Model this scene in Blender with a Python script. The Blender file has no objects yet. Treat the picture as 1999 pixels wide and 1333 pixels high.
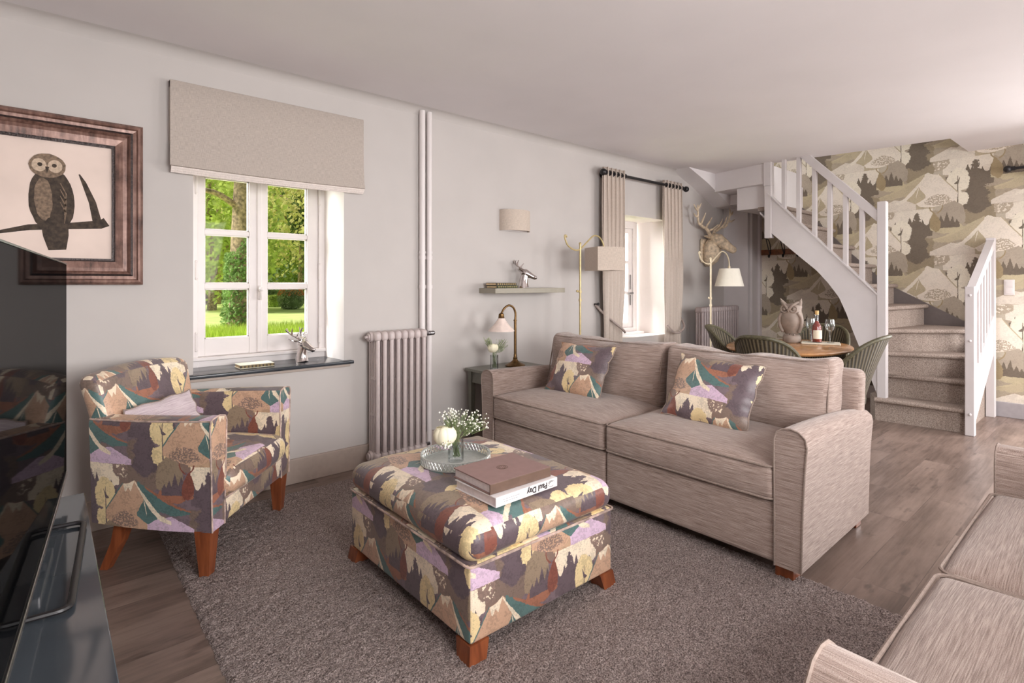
import bpy, bmesh, math, random
from mathutils import Vector, Matrix
random.seed(7)
PI = math.pi
scene = bpy.context.scene
col = scene.collection

# ---------------------------------------------------------------- camera
cam_d = bpy.data.cameras.new('camera')
cam = bpy.data.objects.new('camera', cam_d)
col.objects.link(cam)
cam_d.sensor_width = 36.0
cam_d.lens = 36.0 * 1054.1 / 1999.0
cam_d.shift_x = 0.0
cam_d.shift_y = -112.5 / 1999.0
cam_d.clip_start = 0.02
cam_d.clip_end = 300
cam.location = (0, 0, 1.2)
cam.rotation_euler = (PI / 2, 0, -math.atan2(0.65347, 0.75695))
scene.camera = cam

# ---------------------------------------------------------------- world, sun, daylight at the windows, added fill lamps
world = bpy.data.worlds.new('world')
scene.world = world
world.use_nodes = True
wn = world.node_tree
bg = wn.nodes['Background']
sky = wn.nodes.new('ShaderNodeTexSky')
sky.sky_type = 'HOSEK_WILKIE'
sky.turbidity = 4.0
sky.sun_direction = Vector((-0.60, 0.27, 0.75)).normalized()
hsv = wn.nodes.new('ShaderNodeHueSaturation')
hsv.inputs['Saturation'].default_value = 0.35
wn.links.new(sky.outputs[0], hsv.inputs['Color'])
wn.links.new(hsv.outputs[0], bg.inputs[0])
bg.inputs[1].default_value = 1.1

def light(name, kind, loc, rot, energy, color, **k):
    d = bpy.data.lights.new(name, kind)
    d.energy = energy
    d.color = color
    for a, b in k.items():
        setattr(d, a, b)
    o = bpy.data.objects.new(name, d)
    o.location = loc
    o.rotation_euler = rot
    col.objects.link(o)
    return o

def aim(o, d):
    o.rotation_euler = Vector(d).to_track_quat('-Z', 'Y').to_euler()

s = light('sun', 'SUN', (0, 0, 10), (0, 0, 0), 3.2, (1, 0.95, 0.86), angle=0.12)
aim(s, (0.60, -0.27, -0.75))
# daylight through the garden doors and windows behind the viewer
l = light('daylight_south', 'AREA', (1.1, -1.82, 1.35), (0, 0, 0), 110, (1, 0.98, 0.972), shape='RECTANGLE', size=1.7, size_y=1.8)
aim(l, (0, 1, -0.75))
l = light('daylight_south', 'AREA', (4.9, -1.82, 1.35), (0, 0, 0), 60, (1, 0.98, 0.972), shape='RECTANGLE', size=1.3, size_y=1.7)
aim(l, (0, 1, -0.75))
l = light('daylight_east', 'AREA', (6.46, -0.55, 1.25), (0, 0, 0), 58, (1, 0.97, 0.96), shape='RECTANGLE', size=1.3, size_y=1.9)
aim(l, (-1, 0.1, -0.6))
# added unseen lamps outside the left wall, brightening its window reveals
l = light('window_fill', 'AREA', (0.15, 4.45, 2.1), (0, 0, 0), 70, (1, 1, 0.98), shape='RECTANGLE', size=1.0, size_y=1.2)
aim(l, (1.25, -1.0, -0.85))
l = light('window_fill', 'AREA', (3.75, 4.45, 1.9), (0, 0, 0), 115, (1, 1, 0.98), shape='RECTANGLE', size=0.9, size_y=1.2)
aim(l, (1.25, -1.0, -0.65))
# added lamp under the closed shaft top, keeps the stairwell from going dark
l = light('stairwell_fill', 'AREA', (6.0, 2.2, 3.7), (0, 0, 0), 6, (1, 0.98, 0.96), shape='RECTANGLE', size=0.8, size_y=1.2)
aim(l, (0.02, -0.1, -1))

vs = scene.view_settings
vs.view_transform = 'Standard'
vs.look = 'None'
vs.exposure = 0.82
vs.gamma = 1.0
vs.use_curve_mapping = False
scene.cycles.max_bounces = 10
scene.cycles.diffuse_bounces = 6
scene.cycles.glossy_bounces = 4
scene.cycles.transparent_max_bounces = 12
scene.cycles.caustics_reflective = False
scene.cycles.caustics_refractive = False
scene.cycles.sample_clamp_indirect = 6.0

# ---------------------------------------------------------------- helpers
def s2l(c):
    out = []
    for v in c:
        v = v / 255.0
        out.append(v / 12.92 if v <= 0.04045 else ((v + 0.055) / 1.055) ** 2.4)
    return (*out, 1.0)

def children(o):
    return [c for c in o.children]

def tag(o, label, cat, group=None, kind=None):
    o['label'] = label
    o['category'] = cat
    if group:
        o['group'] = group
    if kind:
        o['kind'] = kind
    return o

def thing(name, label, cat, loc=(0, 0, 0), rz=0.0, group=None):
    o = bpy.data.objects.new(name, None)
    o.empty_display_size = 0.05
    col.objects.link(o)
    o.location = loc
    o.rotation_euler = (0, 0, rz)
    return tag(o, label, cat, group)

def struct(o):
    o['kind'] = 'structure'
    return o

def copy_tree(o, parent=None):
    c = o.copy()
    col.objects.link(c)
    c.parent = parent
    for ch in children(o):
        copy_tree(ch, c)
    return c

class B:
    """collects shapes into one mesh"""
    def __init__(self):
        self.v = []
        self.f = []
        self.uv = None

    def add(self, vs, fs):
        n = len(self.v)
        self.v += [tuple(p) for p in vs]
        self.f += [tuple(i + n for i in f) for f in fs]
        return self

    def box(self, x0, x1, y0, y1, z0, z1):
        v = [(x, y, z) for z in (z0, z1) for y in (y0, y1) for x in (x0, x1)]
        return self.add(v, [(0, 2, 3, 1), (4, 5, 7, 6), (0, 1, 5, 4), (2, 6, 7, 3), (0, 4, 6, 2), (1, 3, 7, 5)])

    def rbox(self, x0, x1, y0, y1, z0, z1, r=0.01, n=(1, 1, 1), rs=1, fn=None):
        """rounded box; n = inner divisions, rs = steps in the rounding; fn maps (p, unit coords)"""
        h = ((x1 - x0) / 2, (y1 - y0) / 2, (z1 - z0) / 2)
        c = ((x1 + x0) / 2, (y1 + y0) / 2, (z1 + z0) / 2)
        ax = []
        for a in range(3):
            ra = min(r, h[a] * 0.999)
            L = [-h[a] + ra * (1 - math.cos(PI / 2 * k / rs)) * 0 - 0 + ra * math.sin(PI / 4 * k / rs) / math.sin(PI / 4) for k in range(rs)]
            m = [-(h[a] - ra) + 2 * (h[a] - ra) * k / n[a] for k in range(n[a] + 1)]
            ax.append(L + m + [-q for q in reversed(L)])
        idx = {}
        vs = []
        def vid(i, j, k):
            key = (i, j, k)
            if key not in idx:
                p = [ax[0][i], ax[1][j], ax[2][k]]
                q = [max(-(h[a] - min(r, h[a] * .999)), min(h[a] - min(r, h[a] * .999), p[a])) for a in range(3)]
                d = [p[a] - q[a] for a in range(3)]
                l = math.sqrt(sum(t * t for t in d))
                if l > 1e-9:
                    p = [q[a] + min(r, h[a] * .999) * d[a] / l for a in range(3)]
                w = [p[a] / h[a] for a in range(3)]
                P = [p[a] + c[a] for a in range(3)]
                if fn:
                    P = fn(P, w)
                idx[key] = len(vs)
                vs.append(tuple(P))
            return idx[key]
        fs = []
        N = [len(a) - 1 for a in ax]
        for i in range(N[0]):
            for j in range(N[1]):
                fs.append((vid(i, j, 0), vid(i, j + 1, 0), vid(i + 1, j + 1, 0), vid(i + 1, j, 0)))
                fs.append((vid(i, j, N[2]), vid(i + 1, j, N[2]), vid(i + 1, j + 1, N[2]), vid(i, j + 1, N[2])))
        for i in range(N[0]):
            for k in range(N[2]):
                fs.append((vid(i, 0, k), vid(i + 1, 0, k), vid(i + 1, 0, k + 1), vid(i, 0, k + 1)))
                fs.append((vid(i, N[1], k), vid(i, N[1], k + 1), vid(i + 1, N[1], k + 1), vid(i + 1, N[1], k)))
        for j in range(N[1]):
            for k in range(N[2]):
                fs.append((vid(0, j, k), vid(0, j, k + 1), vid(0, j + 1, k + 1), vid(0, j + 1, k)))
                fs.append((vid(N[0], j, k), vid(N[0], j + 1, k), vid(N[0], j + 1, k + 1), vid(N[0], j, k + 1)))
        return self.add(vs, fs)

    def loft(self, path, radii, seg=10, closed=False, caps=True, up=(0, 0, 1), ab=None):
        """tube along a path; radii number, list, or list of (a, b)"""
        P = [Vector(p) for p in path]
        n = len(P)
        if not isinstance(radii, (list, tuple)):
            radii = [radii] * n
        T = []
        for i in range(n):
            if closed:
                t = P[(i + 1) % n] - P[i - 1]
            else:
                t = P[min(i + 1, n - 1)] - P[max(i - 1, 0)]
            T.append(t.normalized() if t.length > 1e-9 else Vector((0, 0, 1)))
        u = Vector(up)
        if abs(u.dot(T[0])) > 0.95:
            u = Vector((1, 0, 0)) if abs(T[0].x) < 0.9 else Vector((0, 1, 0))
        vs = []
        for i in range(n):
            u = (u - T[i] * u.dot(T[i]))
            if u.length < 1e-6:
                u = Vector((1, 0, 0)) - T[i] * T[i].x
            u.normalize()
            w = T[i].cross(u)
            r = radii[i]
            a, b = r if isinstance(r, (list, tuple)) else (r, r)
            for k in range(seg):
                t = 2 * PI * k / seg
                vs.append(tuple(P[i] + u * (a * math.cos(t)) + w * (b * math.sin(t))))
        fs = []
        m = n if closed else n - 1
        for i in range(m):
            j = (i + 1) % n
            for k in range(seg):
                k2 = (k + 1) % seg
                fs.append((i * seg + k, i * seg + k2, j * seg + k2, j * seg + k))
        if caps and not closed:
            fs.append(tuple(reversed(range(seg))))
            fs.append(tuple((n - 1) * seg + k for k in range(seg)))
        return self.add(vs, fs)

    def lathe(self, prof, seg=24, c=(0, 0, 0), caps=True, sx=1.0, sy=1.0):
        vs = []
        for r, z in prof:
            for k in range(seg):
                t = 2 * PI * k / seg
                vs.append((c[0] + sx * r * math.cos(t), c[1] + sy * r * math.sin(t), c[2] + z))
        fs = []
        for i in range(len(prof) - 1):
            for k in range(seg):
                k2 = (k + 1) % seg
                fs.append((i * seg + k, i * seg + k2, (i + 1) * seg + k2, (i + 1) * seg + k))
        if caps:
            if prof[0][0] > 1e-6:
                fs.append(tuple(reversed(range(seg))))
            if prof[-1][0] > 1e-6:
                fs.append(tuple((len(prof) - 1) * seg + k for k in range(seg)))
        return self.add(vs, fs)

    def prism(self, poly, axis, a0, a1):
        """poly: 2D points; axis 'x': (y,z), 'y': (x,z), 'z': (x,y)"""
        def P(p, a):
            return {'x': (a, p[0], p[1]), 'y': (p[0], a, p[1]), 'z': (p[0], p[1], a)}[axis]
        n = len(poly)
        vs = [P(p, a0) for p in poly] + [P(p, a1) for p in poly]
        fs = [tuple(range(n)), tuple(reversed(range(n, 2 * n)))]
        fs += [(i, i + n, (i + 1) % n + n, (i + 1) % n) for i in range(n)]
        return self.add(vs, fs)

    def ball(self, c, r, seg=10, rings=6, sx=1, sy=1, sz=1):
        vs = [(c[0], c[1], c[2] - r * sz)]
        for i in range(1, rings):
            a = PI * i / rings
            for k in range(seg):
                t = 2 * PI * k / seg
                vs.append((c[0] + sx * r * math.sin(a) * math.cos(t), c[1] + sy * r * math.sin(a) * math.sin(t), c[2] - sz * r * math.cos(a)))
        vs.append((c[0], c[1], c[2] + r * sz))
        fs = []
        for k in range(seg):
            k2 = (k + 1) % seg
            fs.append((0, 1 + k2, 1 + k))
            for i in range(rings - 2):
                a = 1 + i * seg
                fs.append((a + k, a + k2, a + seg + k2, a + seg + k))
            fs.append((1 + (rings - 2) * seg + k, 1 + (rings - 2) * seg + k2, len(vs) - 1))
        return self.add(vs, fs)

    def grid(self, nu, nv, fn):
        vs = [fn(i / nu, j / nv) for j in range(nv + 1) for i in range(nu + 1)]
        fs = [(j * (nu + 1) + i, j * (nu + 1) + i + 1, (j + 1) * (nu + 1) + i + 1, (j + 1) * (nu + 1) + i) for j in range(nv) for i in range(nu)]
        return self.add(vs, fs)

    def map(self, fn):
        self.v = [tuple(fn(p)) for p in self.v]
        return self

    def build(self, name, m, parent=None, smooth=True, angle=40, uvo=(0, 0), top='xy', uvfn=None, fix=True, loc=None, rz=None):
        me = bpy.data.meshes.new(name)
        me.from_pydata(self.v, [], self.f)
        if fix:
            bm = bmesh.new()
            bm.from_mesh(me)
            bmesh.ops.recalc_face_normals(bm, faces=bm.faces)
            bm.to_mesh(me)
            bm.free()
        me.materials.append(m)
        ul = me.uv_layers.new(name='uv')
        d = ul.data
        for p in me.polygons:
            nx, ny, nz = p.normal
            ax, ay, az = abs(nx), abs(ny), abs(nz)
            for li in p.loop_indices:
                x, y, z = me.vertices[me.loops[li].vertex_index].co
                if uvfn:
                    uv = uvfn(x, y, z, p.normal)
                elif az >= ax and az >= ay:
                    uv = (x, y) if top == 'xy' else (-y, x)
                elif ax >= ay:
                    uv = (y, z) if nx > 0 else (-y, z)
                else:
                    uv = (x, z) if ny < 0 else (-x, z)
                d[li].uv = (uv[0] + uvo[0], uv[1] + uvo[1])
        if smooth:
            me.polygons.foreach_set('use_smooth', [True] * len(me.polygons))
            me.set_sharp_from_angle(angle=math.radians(angle))
        o = bpy.data.objects.new(name, me)
        col.objects.link(o)
        if parent is not None:
            o.parent = parent
        if loc is not None:
            o.location = loc
        if rz is not None:
            o.rotation_euler = (0, 0, rz)
        return o

def bez(pts, n=6):
    """smooth path through the points (Catmull-Rom)"""
    P = [Vector(p) for p in pts]
    out = []
    for i in range(len(P) - 1):
        p0 = P[i - 1] if i > 0 else P[i] * 2 - P[i + 1]
        p1, p2 = P[i], P[i + 1]
        p3 = P[i + 2] if i + 2 < len(P) else P[i + 1] * 2 - P[i]
        for k in range(n):
            t = k / n
            out.append(0.5 * ((2 * p1) + (p2 - p0) * t + (2 * p0 - 5 * p1 + 4 * p2 - p3) * t * t + (3 * p1 - p0 - 3 * p2 + p3) * t ** 3))
    out.append(P[-1])
    return out

def rrect(w, h, r, seg=5):
    """rounded rectangle outline in 2D, centred"""
    out = []
    for cx, cy, a0 in ((w / 2 - r, h / 2 - r, 0), (-w / 2 + r, h / 2 - r, PI / 2), (-w / 2 + r, -h / 2 + r, PI), (w / 2 - r, -h / 2 + r, 1.5 * PI)):
        for k in range(seg + 1):
            a = a0 + PI / 2 * k / seg
            out.append((cx + r * math.cos(a), cy + r * math.sin(a)))
    return out
# ---------------------------------------------------------------- materials
class N:
    """small node-tree writer"""
    def __init__(self, name):
        self.m = bpy.data.materials.new(name)
        self.m.use_nodes = True
        self.t = self.m.node_tree
        self.b = self.t.nodes['Principled BSDF']

    def n(self, kind, **k):
        x = self.t.nodes.new(kind)
        for a, b in k.items():
            setattr(x, a, b)
        return x

    def put(self, sock, v):
        if isinstance(v, bpy.types.NodeSocket):
            self.t.links.new(v, sock)
        else:
            sock.default_value = v

    def math(self, op, a, b=0.0, c=0.0, clamp=False):
        x = self.n('ShaderNodeMath', operation=op, use_clamp=clamp)
        self.put(x.inputs[0], a)
        self.put(x.inputs[1], b)
        self.put(x.inputs[2], c)
        return x.outputs[0]

    def mix(self, f, a, b, mode='MIX'):
        x = self.n('ShaderNodeMix', data_type='RGBA', blend_type=mode)
        self.put(x.inputs[0], f)
        self.put(x.inputs[6], a)
        self.put(x.inputs[7], b)
        return x.outputs[2]

    def vmap(self, vec, scale=(1, 1, 1), loc=(0, 0, 0), rot=(0, 0, 0)):
        x = self.n('ShaderNodeMapping')
        self.put(x.inputs[0], vec)
        x.inputs[1].default_value = loc
        x.inputs[2].default_value = rot
        x.inputs[3].default_value = scale
        return x.outputs[0]

    def noise(self, vec, scale, detail=2.0, rough=0.5, col=False):
        x = self.n('ShaderNodeTexNoise')
        self.put(x.inputs['Vector'], vec)
        x.inputs['Scale'].default_value = scale
        x.inputs['Detail'].default_value = detail
        x.inputs['Roughness'].default_value = rough
        return x.outputs['Color' if col else 'Fac']

    def ramp(self, f, stops):
        x = self.n('ShaderNodeValToRGB')
        self.put(x.inputs[0], f)
        e = x.color_ramp.elements
        while len(e) < len(stops):
            e.new(0.5)
        for i, (p, c) in enumerate(stops):
            e[i].position = p
            e[i].color = c
        return x.outputs[0]

    def uv(self):
        return self.n('ShaderNodeTexCoord').outputs['UV']

    def obj(self):
        return self.n('ShaderNodeTexCoord').outputs['Object']

    def bump(self, h, strength=0.3, dist=0.01):
        x = self.n('ShaderNodeBump')
        x.inputs['Strength'].default_value = strength
        x.inputs['Distance'].default_value = dist
        self.put(x.inputs['Height'], h)
        self.t.links.new(x.outputs[0], self.b.inputs['Normal'])

    def set(self, base=None, rough=None, metal=None, spec=None, **k):
        if base is not None:
            self.put(self.b.inputs['Base Color'], base)
        if rough is not None:
            self.put(self.b.inputs['Roughness'], rough)
        if metal is not None:
            self.put(self.b.inputs['Metallic'], metal)
        if spec is not None:
            self.put(self.b.inputs['Specular IOR Level'], spec)
        for a, b in k.items():
            self.put(self.b.inputs[a.replace('_', ' ')], b)
        return self.m

def plain(name, c, rough=0.5, metal=0.0, spec=0.5, var=0.06, scale=30, bump=0.0, **k):
    n = N(name)
    o = n.obj()
    f = n.noise(o, scale, 3)
    a = s2l([max(0, v * (1 - var)) for v in c])
    b = s2l([min(255, v * (1 + var)) for v in c])
    base = n.ramp(f, [(0.3, a), (0.7, b)])
    if bump:
        n.bump(f, bump, 0.004)
    return n.set(base, rough, metal, spec, **k)

M = {}
M['wall'] = plain('painted wall', (192, 187, 184), 0.85, spec=0.2, var=0.012, scale=3)
M['ceil'] = plain('ceiling paint', (226, 222, 223), 0.9, spec=0.15, var=0.01, scale=2)
M['white'] = plain('white gloss paint', (222, 216, 215), 0.4, var=0.01, scale=8)
M['stairwhite'] = plain('pale stair paint', (208, 203, 204), 0.5, var=0.01, scale=8)
M['skirt'] = plain('taupe skirting paint', (170, 156, 146), 0.5, var=0.02)
M['skirtgrey'] = plain('grey skirting paint', (160, 155, 158), 0.5, var=0.02)
M['taupeboard'] = plain('taupe stair board', (112, 104, 102), 0.6, var=0.02)
M['reveal'] = plain('white reveal plaster', (232, 226, 224), 0.85, spec=0.2, var=0.01, scale=4)
M['rad'] = plain('radiator enamel', (196, 184, 182), 0.35, var=0.02)
M['raddark'] = plain('grey radiator enamel', (160, 148, 148), 0.4, var=0.02)
M['slate'] = plain('dark slate', (52, 56, 62), 0.22, var=0.1, scale=20)
M['chrome'] = plain('polished silver', (205, 198, 196), 0.12, 1.0, var=0.05, scale=60)
M['steel'] = plain('brushed steel', (150, 148, 150), 0.3, 1.0, var=0.05)
M['black'] = plain('black metal', (30, 28, 30), 0.35, var=0.1)
M['brass'] = plain('aged brass', (112, 86, 54), 0.35, 0.85, var=0.15, scale=40)
M['gold'] = plain('pale gold paint', (196, 178, 130), 0.35, 0.35, var=0.06)
M['ivory'] = plain('ivory metal', (222, 208, 180), 0.4, 0.1, var=0.03)
M['sage'] = plain('sage painted wood', (116, 116, 106), 0.35, var=0.03)
M['shelfgrey'] = plain('grey green shelf paint', (150, 144, 130), 0.5, var=0.02)
M['owlstone'] = plain('brown grey pottery', (150, 136, 126), 0.55, var=0.12, scale=14, bump=0.2)
M['deerwood'] = plain('bleached carved wood', (205, 188, 164), 0.7, var=0.16, scale=28, bump=0.5)
M['rose'] = plain('white rose petals', (246, 240, 212), 0.6, var=0.02)
M['gyp'] = plain('small white blossoms', (244, 242, 232), 0.7, var=0.02)
M['stem'] = plain('green stems', (112, 128, 82), 0.6, var=0.2)
M['paper'] = plain('book pages', (226, 200, 160), 0.8, var=0.06, scale=80)
M['pagewhite'] = plain('white book pages', (222, 212, 212), 0.8, var=0.04, scale=80)
M['cream_cover'] = plain('cream book cover', (232, 226, 206), 0.6, var=0.03)
M['green_cover'] = plain('green cloth cover', (64, 74, 50), 0.6, var=0.15)
M['brown_cover'] = plain('brown leather cover', (66, 52, 34), 0.5, var=0.2)
M['mauve_cover'] = plain('mauve brown cover', (146, 116, 112), 0.45, var=0.03)
M['mauve_spine'] = plain('brown book spine', (104, 82, 70), 0.5, var=0.05)
M['white_cover'] = plain('white glossy jacket', (238, 234, 234), 0.25, var=0.01)
M['ink'] = plain('dark ink', (40, 36, 40), 0.6)
M['grayink'] = plain('grey ink', (170, 168, 172), 0.6)

M['tvedge'] = plain('green tinted glass edge', (86, 104, 92), 0.15, var=0.05)
M['consoleglass'] = plain('grey glass top', (66, 72, 78), 0.08, spec=0.7, var=0.04, scale=4)
M['consolebody'] = plain('dark grey lacquer', (50, 54, 58), 0.3, var=0.04)
M['coat'] = plain('varnished brown wood', (120, 72, 44), 0.4, var=0.2, scale=25)
M['bark'] = plain('tree bark', (160, 140, 118), 0.9, var=0.3, scale=14, bump=1.0)
M['stone'] = plain('ochre stone wall', (188, 156, 112), 0.9, var=0.16, scale=6, bump=0.6)
M['lawn'] = plain('sunlit lawn', (204, 220, 140), 0.9, spec=0.1, var=0.06, scale=1.2)
def leaf(name, c, var=0.25, scale=1.6):
    n = N(name)
    f = n.noise(n.obj(), scale, 3)
    c_ = n.ramp(f, [(0.3, s2l([v * (1 - var) for v in c])), (0.7, s2l([min(255, v * (1 + var)) for v in c]))])
    d = n.n('ShaderNodeBsdfDiffuse'); t = n.n('ShaderNodeBsdfTranslucent'); mx = n.n('ShaderNodeMixShader')
    n.put(d.inputs[0], c_); n.put(t.inputs[0], c_)
    mx.inputs[0].default_value = 0.45
    n.t.links.new(d.outputs[0], mx.inputs[1]); n.t.links.new(t.outputs[0], mx.inputs[2])
    n.t.links.new(mx.outputs[0], n.t.nodes['Material Output'].inputs[0])
    return n.m
M['grass'] = leaf('tall grass', (206, 226, 110), 0.1, 5)
M['leafyellow'] = leaf('spring leaves', (228, 216, 148), 0.18)
M['leafgreen'] = leaf('fresh green leaves', (196, 214, 122), 0.22)
M['leafdark'] = leaf('ivy leaves', (150, 178, 118), 0.25, 4)
M['leafdeep'] = leaf('evergreen leaves', (126, 146, 100), 0.25, 2)
M['flowerred'] = leaf('orange blossoms', (238, 150, 106), 0.12, 8)
M['shrubleaf'] = leaf('grey green shrub leaves', (176, 188, 146), 0.18, 4)
M['garden_stone'] = plain('weathered carved stone', (140, 124, 122), 0.9, var=0.2, scale=6)
M['switch'] = plain('white plastic', (214, 208, 206), 0.4, var=0.01)
M['tile'] = plain('white tray', (226, 222, 206), 0.35, var=0.04, scale=40)
M['cork'] = plain('bottle stopper', (206, 170, 110), 0.5, var=0.1)
M['mat_paper'] = plain('aged print paper', (224, 206, 196), 0.85, var=0.03, scale=5)
M['printdark'] = plain('sepia printing ink', (64, 54, 46), 0.85, var=0.25, scale=60)
M['printmid'] = plain('sepia mid ink', (120, 102, 86), 0.85, var=0.2, scale=90)
M['printlight'] = plain('sepia light ink', (188, 168, 148), 0.85, var=0.1, scale=90)

def screen_mat():
    n = N('black screen glass')
    d = n.n('ShaderNodeBsdfDiffuse')
    d.inputs[0].default_value = s2l((7, 7, 8))
    g = n.n('ShaderNodeBsdfGlossy')
    g.inputs['Roughness'].default_value = 0.03
    mx = n.n('ShaderNodeMixShader')
    mx.inputs[0].default_value = 0.13
    n.t.links.new(d.outputs[0], mx.inputs[1])
    n.t.links.new(g.outputs[0], mx.inputs[2])
    n.t.links.new(mx.outputs[0], n.t.nodes['Material Output'].inputs[0])
    return n.m
M['tvblack'] = screen_mat()

def wood(name, c1, c2, axis='z', rough=0.35, scale=1.0):
    n = N(name)
    o = n.obj()
    sc = {'x': (4, 40, 40), 'y': (40, 4, 40), 'z': (40, 40, 4)}[axis]
    f = n.noise(n.vmap(o, tuple(q * scale for q in sc)), 1.0, 4, 0.6)
    n.bump(f, 0.1, 0.002)
    return n.set(n.ramp(f, [(0.3, s2l(c1)), (0.72, s2l(c2))]), rough)

M['leg'] = wood('red brown polished wood', (104, 52, 30), (150, 84, 50), 'z', 0.3)
M['tabletop'] = wood('honey oak', (150, 104, 62), (190, 142, 94), 'x', 0.25, 0.8)

def floor_mat():
    n = N('dark plank floor')
    o = n.obj()
    br = n.n('ShaderNodeTexBrick', offset=0.37, offset_frequency=2, squash=1.0)
    n.put(br.inputs['Vector'], o)
    br.inputs['Scale'].default_value = 1.0
    br.inputs['Brick Width'].default_value = 1.25
    br.inputs['Row Height'].default_value = 0.19
    br.inputs['Mortar Size'].default_value = 0.0015
    br.inputs['Color1'].default_value = s2l((106, 89, 81))
    br.inputs['Color2'].default_value = s2l((128, 110, 101))
    br.inputs['Mortar'].default_value = s2l((84, 70, 64))
    sh = n.n('ShaderNodeVectorMath', operation='ADD')
    n.put(sh.inputs[0], o)
    n.put(sh.inputs[1], n.mix(1.0, br.outputs['Color'], (40, 40, 40, 1), 'MULTIPLY'))
    g = n.noise(n.vmap(sh.outputs[0], (2.6, 44, 1)), 1.0, 6, 0.68)
    g2 = n.noise(n.vmap(sh.outputs[0], (1.6, 5, 1)), 1.0, 4, 0.62)
    kn = n.noise(n.vmap(sh.outputs[0], (5, 16, 1)), 1.0, 3, 0.6)
    gr = n.ramp(g, [(0.38, (0, 0, 0, 1)), (0.64, (1, 1, 1, 1))])
    gr2 = n.ramp(g2, [(0.40, (0, 0, 0, 1)), (0.62, (1, 1, 1, 1))])
    gk = n.ramp(kn, [(0.60, (0, 0, 0, 1)), (0.72, (1, 1, 1, 1))])
    c = n.mix(n.math('MULTIPLY', gr, 0.55), br.outputs['Color'], s2l((70, 57, 51)), 'MIX')
    c = n.mix(n.math('MULTIPLY', gr2, 0.5), c, s2l((158, 138, 128)), 'MIX')
    c = n.mix(n.math('MULTIPLY', gk, 0.6), c, s2l((58, 46, 42)), 'MIX')
    rg = n.math('MULTIPLY_ADD', g, 0.25, 0.22)
    n.bump(n.math('MULTIPLY_ADD', br.outputs['Fac'], -0.6, n.math('MULTIPLY', g, 0.5)), 0.18, 0.003)
    return n.set(c, rg, spec=0.5)
M['floor'] = floor_mat()

def rug_mat():
    n = N('brown grey shag pile')
    o = n.obj()
    f = n.noise(o, 190, 3, 0.7)
    g = n.noise(o, 60, 2, 0.6)
    k = n.noise(o, 2.5, 2)
    c = n.ramp(f, [(0.36, s2l((88, 78, 76))), (0.5, s2l((152, 138, 134))), (0.66, s2l((212, 197, 192)))])
    c = n.mix(n.math('MULTIPLY', k, 0.25), c, s2l((128, 115, 112)))
    n.bump(n.math('ADD', f, n.math('MULTIPLY', g, 1.5)), 0.8, 0.012)
    return n.set(c, 0.95, spec=0.1)
M['rug'] = rug_mat()

def weave(name, dark, mid, light):
    """upholstery with fine woven streaks along u"""
    n = N(name)
    u = n.uv()
    a = n.noise(n.vmap(u, (13, 420, 1)), 1.0, 3, 0.6)
    b = n.noise(n.vmap(u, (4.5, 150, 1)), 1.0, 2, 0.6)
    w = n.noise(n.vmap(u, (600, 600, 1)), 1.0, 1, 0.5)
    f = n.math('ADD', n.math('MULTIPLY', a, 0.5), n.math('ADD', n.math('MULTIPLY', b, 0.2), n.math('MULTIPLY', w, 0.3)))
    c = n.ramp(f, [(0.38, s2l(dark)), (0.5, s2l(mid)), (0.62, s2l(light))])
    n.bump(f, 0.45, 0.004)
    return n.set(c, 0.9, spec=0.15, Sheen_Weight=0.25, Sheen_Roughness=0.5)
M['sofa'] = weave('striated taupe upholstery', (116, 98, 90), (158, 139, 130), (192, 176, 167))
M['piping'] = plain('taupe piping', (146, 130, 121), 0.85, var=0.08, scale=150)

M['pipinglight'] = plain('pale piping', (178, 156, 146), 0.7, var=0.25, scale=30)

def linen(name, c, var=0.07, trans=0.0):
    n = N(name)
    u = n.uv()
    a = n.noise(n.vmap(u, (40, 700, 1)), 1.0, 2)
    b = n.noise(n.vmap(u, (700, 40, 1)), 1.0, 2)
    f = n.math('MULTIPLY', n.math('ADD', a, b), 0.5)
    col_ = n.ramp(f, [(0.38, s2l([v * (1 - var) for v in c])), (0.62, s2l([min(255, v * (1 + var)) for v in c]))])
    n.bump(f, 0.2, 0.002)
    return n.set(col_, 0.9, spec=0.1)
M['blind'] = linen('beige linen', (178, 168, 160))
M['blindedge'] = linen('pale linen lining', (222, 212, 206))
M['curtain'] = linen('pale taupe curtain linen', (200, 188, 178), 0.04)
M['shadebeige'] = linen('beige linen shade', (196, 183, 171), 0.07)
M['shadewhite'] = plain('white lamp shade', (244, 240, 226), 0.8, var=0.01)
M['glassshade'] = plain('pale pink frosted glass', (232, 215, 206), 0.35, var=0.04)
M['cushionlilac'] = weave('pale lilac checked fabric', (172, 150, 160), (206, 192, 198), (226, 214, 214))

def carpet():
    n = N('beige stair carpet')
    o = n.obj()
    f = n.noise(o, 140, 3, 0.7)
    c = n.ramp(f, [(0.35, s2l((124, 110, 102))), (0.65, s2l((184, 170, 160)))])
    n.bump(f, 0.6, 0.006)
    return n.set(c, 0.95, spec=0.1)
M['carpet'] = carpet()

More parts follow.
